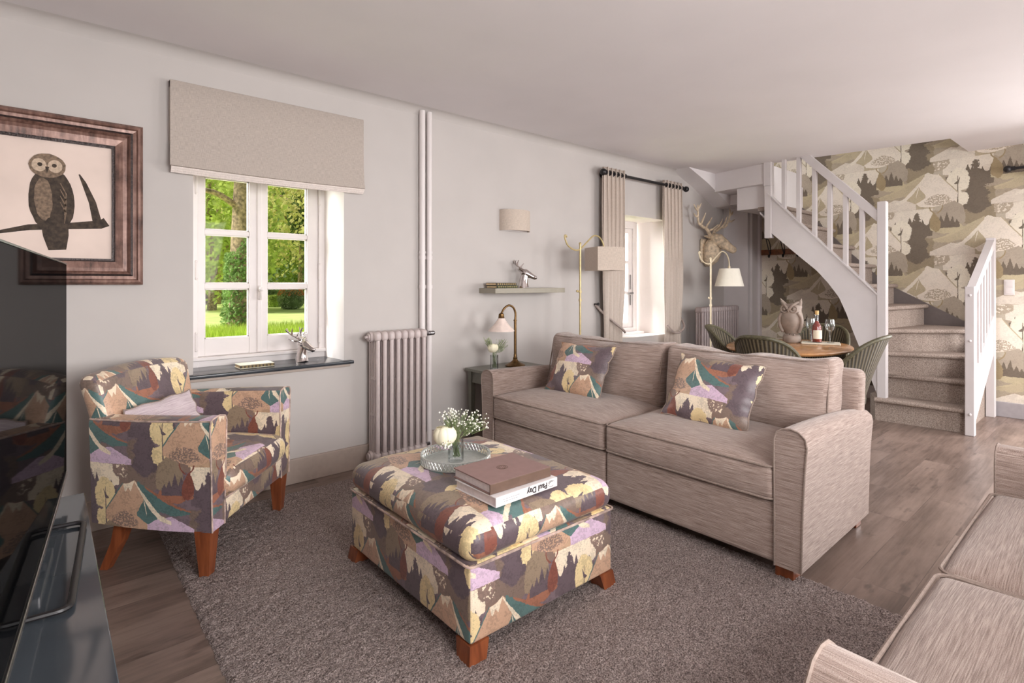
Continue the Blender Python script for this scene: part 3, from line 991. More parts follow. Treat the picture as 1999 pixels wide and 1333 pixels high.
# ---------------------------------------------------------------- staircase
def staircase():
    st = thing('staircase', 'pale grey staircase with taupe carpet and turned lower steps against the landscape wallpaper', 'staircase', (0, 0, 0))
    ZR = 0.2
    P0 = (5.60, 1.475)            # the newel about which the lower steps turn
    # lower straight steps (rise along +X)
    yl, yr = 1.50, 0.905
    steps = []
    def step(poly, z, nose):
        """poly: plan outline of the tread; nose: indices of the front edge (a, b)"""
        b = B()
        if z > 1.05:
            (xa, ya), (xb, yb) = poly[0], poly[1]
            b.box(xa, xb, ya, ya + 0.03, z - ZR - 0.005, z - 0.022)
        else:
            b.prism(poly, 'z', max(0.0, z - ZR - 0.005), z - 0.022)
        a, c = Vector(poly[nose[0]]), Vector(poly[nose[1]])
        d = (c - a).normalized()
        nrm = Vector((d.y, -d.x))
        cen = Vector((sum(p[0] for p in poly) / len(poly), sum(p[1] for p in poly) / len(poly)))
        if nrm.dot(cen - a) > 0:
            nrm = -nrm
        top = [Vector(p) for p in poly]
        top[nose[0]] = top[nose[0]] + nrm * 0.018
        top[nose[1]] = top[nose[1]] + nrm * 0.018
        b.prism([tuple(p) for p in top], 'z', z - 0.04, z)
        p0, p1 = top[nose[0]], top[nose[1]]
        b.loft([(p0.x, p0.y, z - 0.02), (p1.x, p1.y, z - 0.02)], 0.02, 10)
        return b.build('carpeted_step', M['carpet'], st, angle=50)
    # bottom two steps, the first a little wider than the second
    step([(5.545, 1.515), (5.585, 0.905), (6.50, 0.905), (6.50, 1.56), (5.72, 1.60)], 0.2, (0, 1))
    step([(5.735, 1.545), (5.77, 0.905), (6.50, 0.905), (6.50, 1.56), (5.80, 1.56)], 0.4, (0, 1))
    # winders
    step([(5.66, 1.475), (5.915, 0.905), (6.53, 0.905), (6.53, 1.56), (5.66, 1.54)], 0.6, (0, 1))
    step([(5.66, 1.48), (6.20, 0.93), (6.53, 0.93), (6.53, 1.56), (5.66, 1.54)], 0.8, (0, 1))
    step([(5.64, 1.475), (6.53, 1.37), (6.53, 1.68), (5.64, 1.68)], 1.0, (0, 1))
    y = 1.62
    for k in range(5):
        step([(5.64, y), (6.53, y), (6.53, y + 0.215), (5.64, y + 0.215)], 1.2 + ZR * k, (0, 1))
        y += 0.19
    # soffit boards under the flight
    b = B()
    b.prism([(1.62, 0.955), (2.56, 1.945), (2.56, 1.925), (1.66, 0.935)], 'x', 5.607, 6.53)
    b.build('soffit', M['stairwhite'], st, smooth=False)
    # outer string: straight top, swept lower edge
    top = [(1.455, 1.055), (2.46, 2.115)]
    low = [(2.46, 1.745), (2.20, 1.505), (2.0, 1.325), (1.9, 1.205), (1.81, 1.075), (1.75, 0.93), (1.70, 0.78), (1.645, 0.63), (1.60, 0.50), (1.555, 0.36), (1.50, 0.2)]
    b = B()
    b.prism(top + low + [(1.455, 0.2)], 'x', 5.57, 5.605)
    b.build('stringer', M['stairwhite'], st, smooth=False)
    b = B()
    b.prism([(1.50, 1.095), (2.46, 2.11), (2.46, 2.125), (1.50, 1.113)], 'x', 5.555, 5.62)
    b.build('string_capping', M['stairwhite'], st, smooth=False)
    # dark wall string
    b = B()
    b.prism([(0.93, 0.72), (1.055, 0.843), (1.35, 1.01), (1.69, 1.205), (2.0, 1.52), (3.0, 2.62), (3.0, 2.40), (1.62, 0.955), (1.45, 0.75), (0.93, 0.3)], 'x', 6.528, 6.548)
    b.build('wall_string', M['taupeboard'], st, smooth=False)
    # newels
    b = B(); b.rbox(5.555, 5.625, 1.435, 1.505, 0.0, 1.925, 0.006)
    b.build('newel_post', M['stairwhite'], st, smooth=False)
    b = B(); b.rbox(5.56, 5.63, 2.425, 2.495, 1.665, 2.20, 0.006); b.rbox(5.565, 5.64, 2.43, 2.505, 2.20, 2.46, 0.004)
    b.build('newel_post', M['stairwhite'], st, smooth=False)
    b = B(); b.rbox(5.51, 5.575, 0.835, 0.895, 0.0, 1.18, 0.005)
    for z in (0.17, 0.75, 1.11):
        b.ball((5.508, 0.862, z), 0.011, 8, 5)
    b.build('newel_post', M['stairwhite'], st, smooth=False)
    b = B(); b.rbox(6.44, 6.505, 0.835, 0.90, 0.0, 1.615, 0.005)
    b.build('newel_post', M['stairwhite'], st, smooth=False)
    # upper handrail and balusters
    b = B()
    b.prism([(1.50, 1.745), (1.50, 1.845), (2.46, 2.862), (2.46, 2.762)], 'x', 5.565, 5.62)
    b.build('handrail', M['stairwhite'], st, smooth=False)
    for yb in (2.31, 2.169, 2.026, 1.892, 1.760, 1.628):
        b = B()
        zt = 1.75 + (yb - 1.50) * 1.059 + 0.03
        zb = 1.10 + (yb - 1.50) * 1.057
        b.rbox(5.572, 5.612, yb - 0.019, yb + 0.019, zb - 0.02, zt, 0.003)
        b.build('baluster', M['stairwhite'], st, smooth=False)
    # lower rail beside the bottom steps
    b = B()
    b.prism([(5.56, 1.09), (6.45, 1.52), (6.45, 1.60), (5.56, 1.17)], 'y', 0.838, 0.892)
    b.build('handrail', M['stairwhite'], st, smooth=False)
    b = B()
    b.prism([(5.56, 0.06), (5.56, 0.42), (6.45, 0.92), (6.45, 0.56)], 'y', 0.845, 0.888)
    b.build('stringer', M['stairwhite'], st, smooth=False)
    for k in range(6):
        x = 5.68 + k * 0.131
        zb = 0.42 + (x - 5.56) * 0.5618 - 0.02
        zt = 1.09 + (x - 5.56) * 0.483 + 0.02
        b = B(); b.rbox(x - 0.018, x + 0.018, 0.848, 0.884, zb, zt, 0.003)
        b.build('baluster', M['stairwhite'], st, smooth=False)
    return st
staircase()

# wall switch
t = thing('wall_switch', 'white double light switch on the wallpaper right of the stair rail', 'light switch', (6.55, 0.752, 1.168))
b = B(); b.rbox(-0.012, 0.0, -0.036, 0.036, -0.070, 0.070, 0.003); b.build('plate', M['switch'], t)
b = B(); b.rbox(-0.016, -0.01, -0.026, 0.026, 0.006, 0.055, 0.002); b.build('rocker', M['switch'], t)
b = B(); b.rbox(-0.016, -0.01, -0.026, 0.026, -0.055, -0.006, 0.002); b.build('rocker', M['switch'], t)

# curtain rod at the east window
t = thing('curtain_rod', 'black rod end with ball finial on the wallpaper at the right edge', 'curtain rod', (6.44, 0.30, 2.215))
b = B(); b.loft([(0, 0.42, 0), (0, -1.7, 0)], 0.013, 10); b.build('rod', M['black'], t)
b = B(); b.ball((0, 0.45, 0), 0.032, 12, 8); b.loft([(0, 0.43, 0), (0, 0.40, 0)], 0.02, 10); b.build('finial', M['black'], t)
b = B(); b.loft([(0, 0.31, 0), (0.0, 0.31, -0.05), (0.11, 0.31, -0.05)], 0.011, 8); b.rbox(0.1, 0.112, 0.28, 0.34, -0.10, 0.02, 0.003); b.build('bracket', M['black'], t)

# coat rack under the stairs
t = thing('coat_rack', 'brown wooden coat rack with black wire hooks under the stairs', 'coat rack', (6.55, 2.70, 1.575))
b = B(); b.rbox(-0.022, 0, -0.45, 0.265, -0.032, 0.032, 0.004); b.build('board', M['coat'], t)
for y in (0.155, -0.005, -0.165, -0.325):
    b = B()
    b.loft(bez([(-0.024, y - 0.004, -0.02), (-0.05, y - 0.012, 0.05), (-0.09, y - 0.02, 0.11), (-0.10, y - 0.005, 0.15), (-0.085, y + 0.02, 0.15), (-0.05, y + 0.014, 0.05), (-0.024, y + 0.005, -0.02)]), 0.005, 6)
    b.loft(bez([(-0.024, y, 0.0), (-0.05, y, -0.05), (-0.06, y, -0.062), (-0.075, y, -0.05), (-0.07, y, -0.03)]), 0.007, 6)
    b.build('hook', M['black'], t)
# ---------------------------------------------------------------- sofas
def soft(p, w, amp, sc, seed):
    """small irregularities of stuffed upholstery"""
    from mathutils import noise as mn
    q = Vector((p[0] * sc + seed * 3.1, p[1] * sc + seed * 1.7, p[2] * sc))
    return mn.noise(q) * amp

def seat_cushion(b, x0, x1, y0, y1, z0, z1, seed, crown=0.042):
    def fn(P, w):
        e = max(0.0, (1 - w[0] ** 4)) * max(0.0, (1 - w[1] ** 4))
        s = 1 if w[2] > 0 else -0.25
        z = P[2] + crown * e * s * abs(w[2])
        front = -0.012 * (1 - w[2] ** 2) * (1 - w[0] ** 2)
        y = P[1] + front * (1 if w[1] < 0 else -1) * abs(w[1])
        z += soft(P, w, 0.006, 6, seed)
        return (P[0] + 0.4 * soft(P, w, 0.006, 5, seed + 2), y, z)
    b.rbox(x0, x1, y0, y1, z0, z1, 0.03, (16, 14, 3), 3, fn)

def back_cushion(b, x0, x1, ycf, t, z0, z1, seed, lean=0.16):
    """leaning cushion, boxed edge and puffed face; ycf = front face at the bottom"""
    def fn(P, w):
        e = max(0.0, (1 - abs(w[0]) ** 3)) * max(0.0, (1 - abs(w[2]) ** 3))
        y = P[1] + (-0.07 if w[1] < 0 else 0.03) * e * abs(w[1])
        z = P[2]
        hz = (z - z0)
        # top edge sags a little between the corners
        if w[2] > 0:
            z -= 0.022 * (1 - w[0] ** 2) * w[2] ** 3 - 0.008
            z += 0.016 * math.sin(w[0] * 7 + seed) * w[2] ** 4 * (1 - abs(w[0])) + 0.012 * abs(w[0]) ** 5 * w[2] ** 4
        x = P[0]
        if abs(w[0]) > 0.5:
            x -= math.copysign(0.02, w[0]) * (1 - w[2] ** 2) * (abs(w[0]) - 0.5)
        wr = 0.012 * math.sin(9 * w[0] + 5 * w[2] + seed) * max(0, w[2]) * e + 0.006 * math.sin(26 * (abs(w[0]) - 0.6 * w[2]) + seed) * (abs(w[0]) ** 2) * (w[2] ** 2) * e
        return (x + soft(P, w, 0.008, 5, seed), y + lean * hz + soft(P, w, 0.024, 7, seed + 1) + wr, z + soft(P, w, 0.008, 6, seed + 3))
    b.rbox(x0, x1, ycf, ycf + t, z0, z1, 0.045, (18, 4, 14), 3, fn)

def arm_profile(s, top=0.625):
    """section of the arm in (out, z): inner side at 0, flared outer side"""
    return [(-0.002, 0.065), (-0.002, 0.30), (-0.004, 0.50), (-0.004, 0.575), (0.006, 0.605), (0.028, 0.620), (0.06, top), (0.092, top - 0.008), (0.116, top - 0.03), (0.122, 0.56), (0.113, 0.45), (0.106, 0.30), (0.10, 0.065)]

def sofa(name, label, cat, L, D, loc, rz, group, splits, seats=0.45, lean=0.16, back_top=0.83):
    """faces -y; x along the length"""
    t = thing(name, label, cat, loc, rz, group)
    h = L / 2
    # base fronts
    x_in = h - 0.103
    b = B()
    b.rbox(-x_in, x_in, -D / 2 + 0.05, D / 2 - 0.02, 0.075, 0.31, 0.02, rs=2)
    b.build('seat_base', M['sofa'], t)
    xs = [-x_in] + list(splits) + [x_in]
    for i in range(len(xs) - 1):
        b = B()
        b.rbox(xs[i] + 0.002, xs[i + 1] - 0.002, -D / 2 - 0.006, -D / 2 + 0.06, 0.066, 0.315, 0.02, (6, 1, 3), 3)
        b.build('front_panel', M['sofa'], t)
    # arms
    for s in (-1, 1):
        prof = arm_profile(s)
        n = len(prof)
        b = B()
        secs = []
        for k in range(9):
            f = k / 8
            y = -D / 2 - 0.012 + f * (D - 0.01)
            dz = -0.045 * f * f
            secs.append([(s * (h - 0.105 + o * (1 - 0.12 * f)), y, z + (dz * max(0, (z - 0.3) / 0.32))) for o, z in prof])
        vs = [p for q in secs for p in q]
        fs = []
        for k in range(8):
            for i in range(n):
                j = (i + 1) % n
                fs.append((k * n + i, k * n + j, (k + 1) * n + j, (k + 1) * n + i))
        fs.append(tuple(range(n)))
        fs.append(tuple(8 * n + i for i in range(n)))
        b.add(vs, fs)
        def auv(x, y, z, nrm):
            if abs(nrm.y) > 0.7:
                return (x, z)
            # cloth runs up the inside, over the top and down the outside, streaks along the arm
            return (y, z + (0.7 if nrm.x * s < 0 else 0) - s * (x - s * h) * (1 if abs(nrm.z) > 0.5 else 0))
        b.build('arm', M['sofa'], t, uvfn=auv, angle=46)
        b = B()
        y = -D / 2 - 0.013
        b.loft([(s * (h - 0.105 + o), y, z) for o, z in prof], 0.0036, 6)
        b.build('piping', M['piping'], t)
    # frame of the back
    b = B()
    def bf(P, w):
        return (P[0], P[1] + 0.10 * (P[2] - 0.3), P[2])
    b.rbox(-h + 0.03, h - 0.03, D / 2 - 0.14, D / 2 - 0.035, 0.07, 0.775, 0.035, (8, 1, 5), 3, bf)
    b.build('back_frame', M['sofa'], t)
    # cushions
    for i in range(len(xs) - 1):
        b = B()
        zc0, zc1 = 0.315, seats + 0.015
        x0, x1 = xs[i] + 0.004, xs[i + 1] - 0.004
        y0, y1 = -D / 2 - 0.02, D / 2 - 0.12
        seat_cushion(b, x0, x1, y0, y1, zc0, zc1, 3 + i * 5 + L)
        sc = b.build('seat_cushion', M['sofa'], t)
        b = B()
        for z in (zc1 - 0.004, zc0 + 0.012):
            P = [(p[0] + (x0 + x1) / 2, p[1] + (y0 + y1) / 2, z) for p in rrect(x1 - x0 + 0.001, y1 - y0 + 0.002, 0.035)]
            P = [(p[0] + 0.4 * soft(p, 0, 0.006, 5, 5 + i * 5 + L), p[1], p[2] + soft(p, 0, 0.006, 6, 3 + i * 5 + L)) for p in P]
            b.loft(P, 0.0048, 6, closed=True)
        b.build('piping', M['piping'], sc)
        b = B()
        xa, xb = (xs[i] + 0.01, xs[i + 1] - 0.012)
        xa = xa - (0.035 if i == 0 else 0) ; xb = xb + (0.035 if i == len(xs) - 2 else 0)
        zt = back_top
        back_cushion(b, xa, xb, D / 2 - 0.37, 0.20, seats - 0.005, zt, 2.3 + i * 1.9 + L, lean)
        def buv(x, y, z, nrm):
            return (x, z) if abs(nrm.y) >= abs(nrm.x) else (y, z)
        bc = b.build('back_cushion', M['sofa'], t, uvfn=buv)
        b = B()
        fr = D / 2 - 0.37
        for yy in (0.012,):
            P = []
            for p in rrect(xb - xa - 0.030, zt - seats + 0.005 - 0.030, 0.035):
                x, z = p[0] + (xa + xb) / 2, p[1] + (zt + seats - 0.005) / 2
                w0, w2 = p[0] / ((xb - xa) / 2), p[1] / ((zt - seats + 0.005) / 2)
                zz = z
                if w2 > 0:
                    zz -= 0.022 * (1 - w0 ** 2) * w2 ** 3 - 0.008
                    zz += 0.016 * math.sin(w0 * 7 + 2.3 + i * 1.9 + L) * w2 ** 4 * (1 - abs(w0)) + 0.012 * abs(w0) ** 5 * w2 ** 4
                if abs(w0) > 0.5:
                    x -= math.copysign(0.02, w0) * (1 - w2 ** 2) * (abs(w0) - 0.5)
                q = (x, fr + yy, z)
                sd = 2.3 + i * 1.9 + L
                P.append((x + soft(q, 0, 0.008, 5, sd), fr + yy + lean * (z - seats + 0.005) + soft(q, 0, 0.024, 7, sd + 1), zz + soft(q, 0, 0.008, 6, sd + 3)))
            b.loft(P, 0.0045, 6, closed=True)
        b.build('piping', M['piping'], bc)
    # feet
    for sx in (-1, 1):
        for sy in (-1, 1):
            b = B()
            x, y = sx * (h - 0.085), sy * (D / 2 - 0.06)
            b.rbox(x - 0.036, x + 0.036, y - 0.036, y + 0.036, 0.0, 0.07, 0.004)
            b.build('foot', M['leg'], t, smooth=False)
    return t

sofa('sofa', 'taupe woven sofa in the middle with two landscape print cushions on its seat', 'sofa', 2.03, 0.86,
     (2.672, 1.867, 0), -PI / 2, 'taupe two-seat sofas', (0.03,))
sofa('sofa', 'taupe woven sofa cut by the lower right corner, empty seat', 'sofa', 1.755, 0.88,
     (1.762, -0.125, 0), PI, 'taupe two-seat sofas', (0.032,))

def pillow(b, w, h, t, n=18, pinch=0.06):
    def fn(s):
        def g(a, c):
            u, v = 2 * a - 1, 2 * c - 1
            x = w / 2 * u * (1 - pinch * (1 - v * v) * abs(u))
            y = h / 2 * v * (1 - pinch * (1 - u * u) * abs(v))
            e = max(0.0, (1 - u * u) * (1 - v * v)) ** 0.5
            z = s * (t / 2 * e) 
            return (x + 0.004 * math.sin(9 * v + w * 30), y + 0.004 * math.sin(8 * u + h * 20), z + 0.004 * math.sin(14 * u * v + 3))
        return g
    b.grid(n, n, fn(1))
    b.grid(n, n, fn(-1))

def scatter(name, label, w, h, t, corners, m, uvo, group):
    """pillow placed by its face: corners = lower-left, lower-right, upper-left as seen from the front"""
    ll, lr, ul = [Vector(c) for c in corners]
    ex = (lr - ll).normalized()
    ey = (ul - ll)
    ey = (ey - ex * ey.dot(ex)).normalized()
    ez = ex.cross(ey)
    c = (lr + ul) / 2
    b = B()
    pillow(b, w, h, t)
    o = b.build(name, m, uvfn=lambda x, y, z, n: (x, y) if n.z >= 0 else (-x + 0.9, y), angle=180)
    # uv offset
    for d in o.data.uv_layers[0].data:
        d.uv = (d.uv[0] + uvo[0], d.uv[1] + uvo[1])
    mt = Matrix((ex, ey, ez)).transposed().to_4x4()
    mt.translation = c
    o.matrix_world = mt
    tag(o, label, 'cushion', group)
    # welt around the edge
    b2 = B()
    P = []
    for k in range(80):
        f = k / 20
        s = int(f); q = 2 * (f - s) - 1
        u, v = [(q, -1), (1, q), (-q, 1), (-1, -q)][s]
        P.append((w / 2 * u * (1 - 0.06 * (1 - v * v) * abs(u)) + 0.004 * math.sin(9 * v + w * 30), h / 2 * v * (1 - 0.06 * (1 - u * u) * abs(v)) + 0.004 * math.sin(8 * u + h * 20), 0.004 * math.sin(14 * u * v + 3)))
    b2.loft(P, 0.0035, 6, closed=True)
    b2.build('piping', M['piping'], o)
    return o

# ---------------------------------------------------------------- ottoman
def ottoman():
    t = thing('ottoman', 'square landscape print ottoman on the rug holding tray and books', 'ottoman', (1.352, 1.797, 0.010))
    hx, hy = 0.348, 0.434
    b = B()
    b.rbox(-hx, hx, -hy, hy, 0.055, 0.305, 0.012, (4, 4, 2), 2)
    b.build('base', M['fabric'], t, top='yx', uvo=(0.215, -0.165))
    b = B()
    def fn(P, w):
        e = max(0, 1 - w[0] ** 4) * max(0, 1 - w[1] ** 4)
        z = P[2] + (0.022 * e if w[2] > 0 else 0)
        k = 1 + 0.012 * (1 - w[2] ** 2)
        return (P[0] * k, P[1] * k, z + soft(P, w, 0.004, 8, 4))
    b.rbox(-hx - 0.004, hx + 0.004, -hy - 0.004, hy + 0.004, 0.298, 0.415, 0.05, (14, 16, 2), 4, fn)
    def ouv(x, y, z, n):
        # one cloth: up the left face, over the top; the two ends fall from the top
        if abs(n.y) > 0.75:
            return (x if n.y < 0 else -x, z)
        return (-y, (x + hx) + 0.36 if n.z > 0.5 else (z if n.x < 0 else 1.4 - z))
    b.build('top_cushion', M['fabric'], t, uvfn=ouv, uvo=(0.235, -0.12), angle=180)
    b = B()
    P = [(p[0], p[1], 0.302) for p in rrect(2 * hx + 0.012, 2 * hy + 0.012, 0.02)]
    b.loft(P, 0.0045, 6, closed=True)
    b.build('piping', M['pipinglight'], t)
    for sx in (-1, 1):
        for sy in (-1, 1):
            b = B()
            x, y = sx * (hx - 0.035), sy * (hy - 0.035)
            v = []
            for z, k, o in ((0.0, 0.034, 0.012), (0.056, 0.038, 0.0)):
                v += [(x + sx * o - k, y + sy * o - k, z), (x + sx * o + k, y + sy * o - k, z), (x + sx * o + k, y + sy * o + k, z), (x + sx * o - k, y + sy * o + k, z)]
            b.add(v, [(3, 2, 1, 0), (4, 5, 6, 7), (0, 1, 5, 4), (1, 2, 6, 5), (2, 3, 7, 6), (3, 0, 4, 7)])
            b.build('foot', M['leg'], t, smooth=False)
ottoman()

# ---------------------------------------------------------------- armchair (faces -y in its own frame)
def armchair(loc, rz):
    t = thing('armchair', 'armchair in landscape print fabric with brown legs in front of the window', 'armchair', loc, rz)
    W = 0.355         # half width outside the arms at the front
    # arms: curved panels from front post to the back
    for s in (-1, 1):
        b = B()
        secs = []
        n_ = 12
        for k in range(n_ + 1):
            f = k / n_
            y = -0.345 + 0.545 * f
            xo = W - 0.065 * f ** 2.2               # plan narrows towards the back
            top = 0.652 - 0.008 * f - 0.0 * f * f
            bot = 0.195 + 0.01 * f
            th = 0.105 - 0.02 * f
            prof = [(0, bot), (0.004, 0.30), (0.008, 0.45), (0.014, 0.58), (0.016, top - 0.022), (0.010, top - 0.006), (-0.004, top),
                    (-th * 0.5, top + 0.006), (-th + 0.012, top - 0.004), (-th, top - 0.025), (-th + 0.004, 0.5), (-th + 0.012, 0.32), (-th + 0.015, bot)]
            secs.append([(s * (xo + o), y, z) for o, z in prof])
        n = len(secs[0])
        vs = [p for q in secs for p in q]
        fs = []
        for k in range(n_):
            for i in range(n):
                j = (i + 1) % n
                fs.append((k * n + i, k * n + j, (k + 1) * n + j, (k + 1) * n + i))
        # rounded front post
        fs.append(tuple(range(n)))
        fs.append(tuple(n_ * n + i for i in range(n)))
        b.add(vs, fs)
        b.build('arm', M['fabric'], t, uvo=(-0.018, -0.40) if s < 0 else (0.3, -0.2), angle=55)
        b = B()
        path = [(q[5][0], q[5][1], q[5][2]) for q in secs]
        b.loft(path, 0.0042, 6)
        fr = secs[0]
        b.loft([(p[0], p[1] - 0.002, p[2]) for p in fr], 0.0036, 6)
        b.build('piping', M['pipinglight'], t)
    # seat: bull-nosed cushion running down to the rail
    b = B()
    def fn(P, w):
        e = max(0, 1 - w[0] ** 4) * max(0, 1 - w[1] ** 2)
        return (P[0], P[1] - 0.015 * (1 - w[0] ** 2) * (1 if w[1] < -0.5 else 0), P[2] + (0.03 * e if w[2] > 0 else 0))
    b.rbox(-W + 0.083, W - 0.083, -0.38, 0.12, 0.30, 0.425, 0.055, (10, 10, 1), 4, fn)
    b.build('seat_cushion', M['fabric'], t, uvo=(0.2, 0.15), angle=180)
    b = B()
    b.rbox(-W + 0.085, W - 0.085, -0.35, 0.17, 0.20, 0.305, 0.015, (2, 2, 1), 2)
    b.build('seat_rail', M['fabric'], t, uvo=(0.05, 0.3))
    b = B()
    b.loft([(-W + 0.088, -0.352, 0.303), (W - 0.088, -0.352, 0.303)], 0.005, 6)
    b.build('piping', M['pipinglight'], t)
    # back: leaning, hollow, wings out at the top
    b = B()
    def bk(P, w):
        x, y, z = P
        hz = max(0.0, z - 0.3)
        k = 1 + 0.16 * (hz / 0.55) ** 2
        y2 = y + 0.13 * hz + 0.14 * hz * hz - 0.32 * x * x * (0.6 + hz)
        z2 = z + (0.02 * (1 - w[0] ** 2) if w[2] > 0 else 0) * max(0, w[2])
        if w[1] < 0:
            y2 -= 0.02 * (1 - w[0] ** 2) * (1 - w[2] ** 2)
        return (x * k, y2, z2)
    b.rbox(-0.28, 0.28, 0.085, 0.19, 0.21, 0.812, 0.045, (14, 2, 12), 3, bk)
    b.build('backrest', M['fabric'], t, uvo=(0.21, -0.22), angle=180)
    # legs
    for sx in (-1, 1):
        b = B()
        x, y = sx * 0.322, -0.305
        v = []
        for z, k, ox, oy in ((0.0, 0.019, 0.0, 0.0), (0.20, 0.033, 0.0, 0.0)):
            v += [(x + ox - k, y + oy - k, z), (x + ox + k, y + oy - k, z), (x + ox + k, y + oy + k, z), (x + ox - k, y + oy + k, z)]
        b.add(v, [(3, 2, 1, 0), (4, 5, 6, 7), (0, 1, 5, 4), (1, 2, 6, 5), (2, 3, 7, 6), (3, 0, 4, 7)])
        b.build('leg', M['leg'], t, smooth=False)
        b = B()
        x, y = sx * 0.24, 0.09
        v = []
        for z, k, ox, oy in ((0.0, 0.017, sx * 0.022, 0.07), (0.11, 0.022, sx * 0.008, 0.025), (0.215, 0.027, 0.0, 0.0)):
            v += [(x + ox - k, y + oy - k, z), (x + ox + k, y + oy - k, z), (x + ox + k, y + oy + k, z), (x + ox - k, y + oy + k, z)]
        f = [(3, 2, 1, 0), (8, 9, 10, 11)]
        for a in (0, 4):
            f += [(a, a + 1, a + 5, a + 4), (a + 1, a + 2, a + 6, a + 5), (a + 2, a + 3, a + 7, a + 6), (a + 3, a, a + 4, a + 7)]
        b.add(v, f)
        b.build('leg', M['leg'], t, smooth=False)
    return t
armchair((0.488, 2.934, 0), math.radians(48))

# ---------------------------------------------------------------- rug
def rug():
    b = B()
    x0, x1, y0, y1 = 0.412, 2.335, 0.18, 3.155
    nx, ny = 150, 232
    rnd = random.Random(3)
    def g(u, v):
        e = min(u, 1 - u, v, 1 - v) < 1e-6
        return (x0 + (x1 - x0) * u + rnd.uniform(-.003, .003), y0 + (y1 - y0) * v + rnd.uniform(-.003, .003), 0.001 if e else 0.006 + rnd.random() * 0.011)
    b.grid(nx, ny, g)
    o = b.build('rug', M['rug'], smooth=True, angle=180, fix=False)
    tag(o, 'large brown grey shaggy rug under the ottoman', 'rug')
rug()
# ---------------------------------------------------------------- scatter cushions
scatter('cushion', 'landscape print cushion on the far left seat of the sofa', 0.45, 0.36, 0.13,
        ((2.50, 2.555, 0.492), (2.52, 2.10, 0.492), (2.68, 2.60, 0.805)), M['fabric'], (0.41, -0.51), 'landscape print cushions')
scatter('cushion', 'landscape print cushion on the near right seat of the sofa', 0.47, 0.36, 0.13,
        ((2.50, 1.655, 0.51), (2.49, 1.195, 0.485), (2.67, 1.66, 0.815)), M['fabric'], (0.40, -0.43), 'landscape print cushions')
o = scatter('cushion', 'pale lilac checked cushion leaning in the armchair', 0.34, 0.25, 0.09,
        ((0.335, 2.765, 0.452), (0.592, 2.935, 0.475), (0.26, 2.83, 0.648)), M['cushionlilac'], (0.0, 0.0), None)

# ---------------------------------------------------------------- television, console
def tv():
    a = math.atan2(0.107, 1.228)
    t = thing('television', 'large flat black television at the left edge reflecting the armchair', 'television', (0.052, 2.325, 0.57), -a)
    W_, H_ = 1.24, 0.697
    b = B(); b.rbox(-0.03, -0.003, -W_, 0.0, 0.0, H_, 0.003); b.build('housing', M['black'], t, smooth=False)
    b = B(); b.box(-0.003, 0.0, -W_ + 0.004, -0.003, 0.010, H_ - 0.004); b.build('screen', M['tvblack'], t, smooth=False)
    b = B(); b.rbox(-0.031, 0.0015, -W_, 0.001, H_ - 0.003, H_ + 0.001, 0.0008); b.build('top_edge', M['tvedge'], t, smooth=False)
    b = B(); b.rbox(-0.012, 0.0035, -W_, 0.001, -0.003, 0.008, 0.002); b.build('bottom_edge', M['steel'], t, smooth=False)
    b = B()
    b.rbox(-0.022, -0.006, -0.64, -0.34, -0.035, 0.02, 0.004); b.build('neck', M['steel'], t, smooth=False)
    b = B()
    P = [(p[0] - 0.045, p[1] - 0.575, -0.062) for p in rrect(0.21, 0.52, 0.022, 5)]
    b.loft(P, [(0.006, 0.0075)] * len(P), 8, closed=True)
    b.loft([(-0.014, -0.50, -0.06), (-0.014, -0.49, -0.02)], 0.006, 8)
    b.build('stand_loop', M['black'], t)
tv()
t = thing('media_console', 'low dark console with grey glass top under the television', 'console', (-0.16, 1.62, 0))
b = B(); b.rbox(-0.25, 0.25, -0.68, 0.68, 0.06, 0.488, 0.004); b.build('cabinet', M['consolebody'], t, smooth=False)
b = B(); b.rbox(-0.258, 0.258, -0.692, 0.692, 0.488, 0.499, 0.002); b.build('glass_top', M['consoleglass'], t, smooth=False)
for y0 in (-0.66, 0.005):
    b = B(); b.rbox(0.248, 0.256, y0, y0 + 0.655, 0.08, 0.475, 0.003); b.build('door', M['consolebody'], t, smooth=False)
b = B(); b.box(-0.22, 0.22, -0.62, 0.62, 0.0, 0.062); b.build('plinth', M['black'], t, smooth=False)

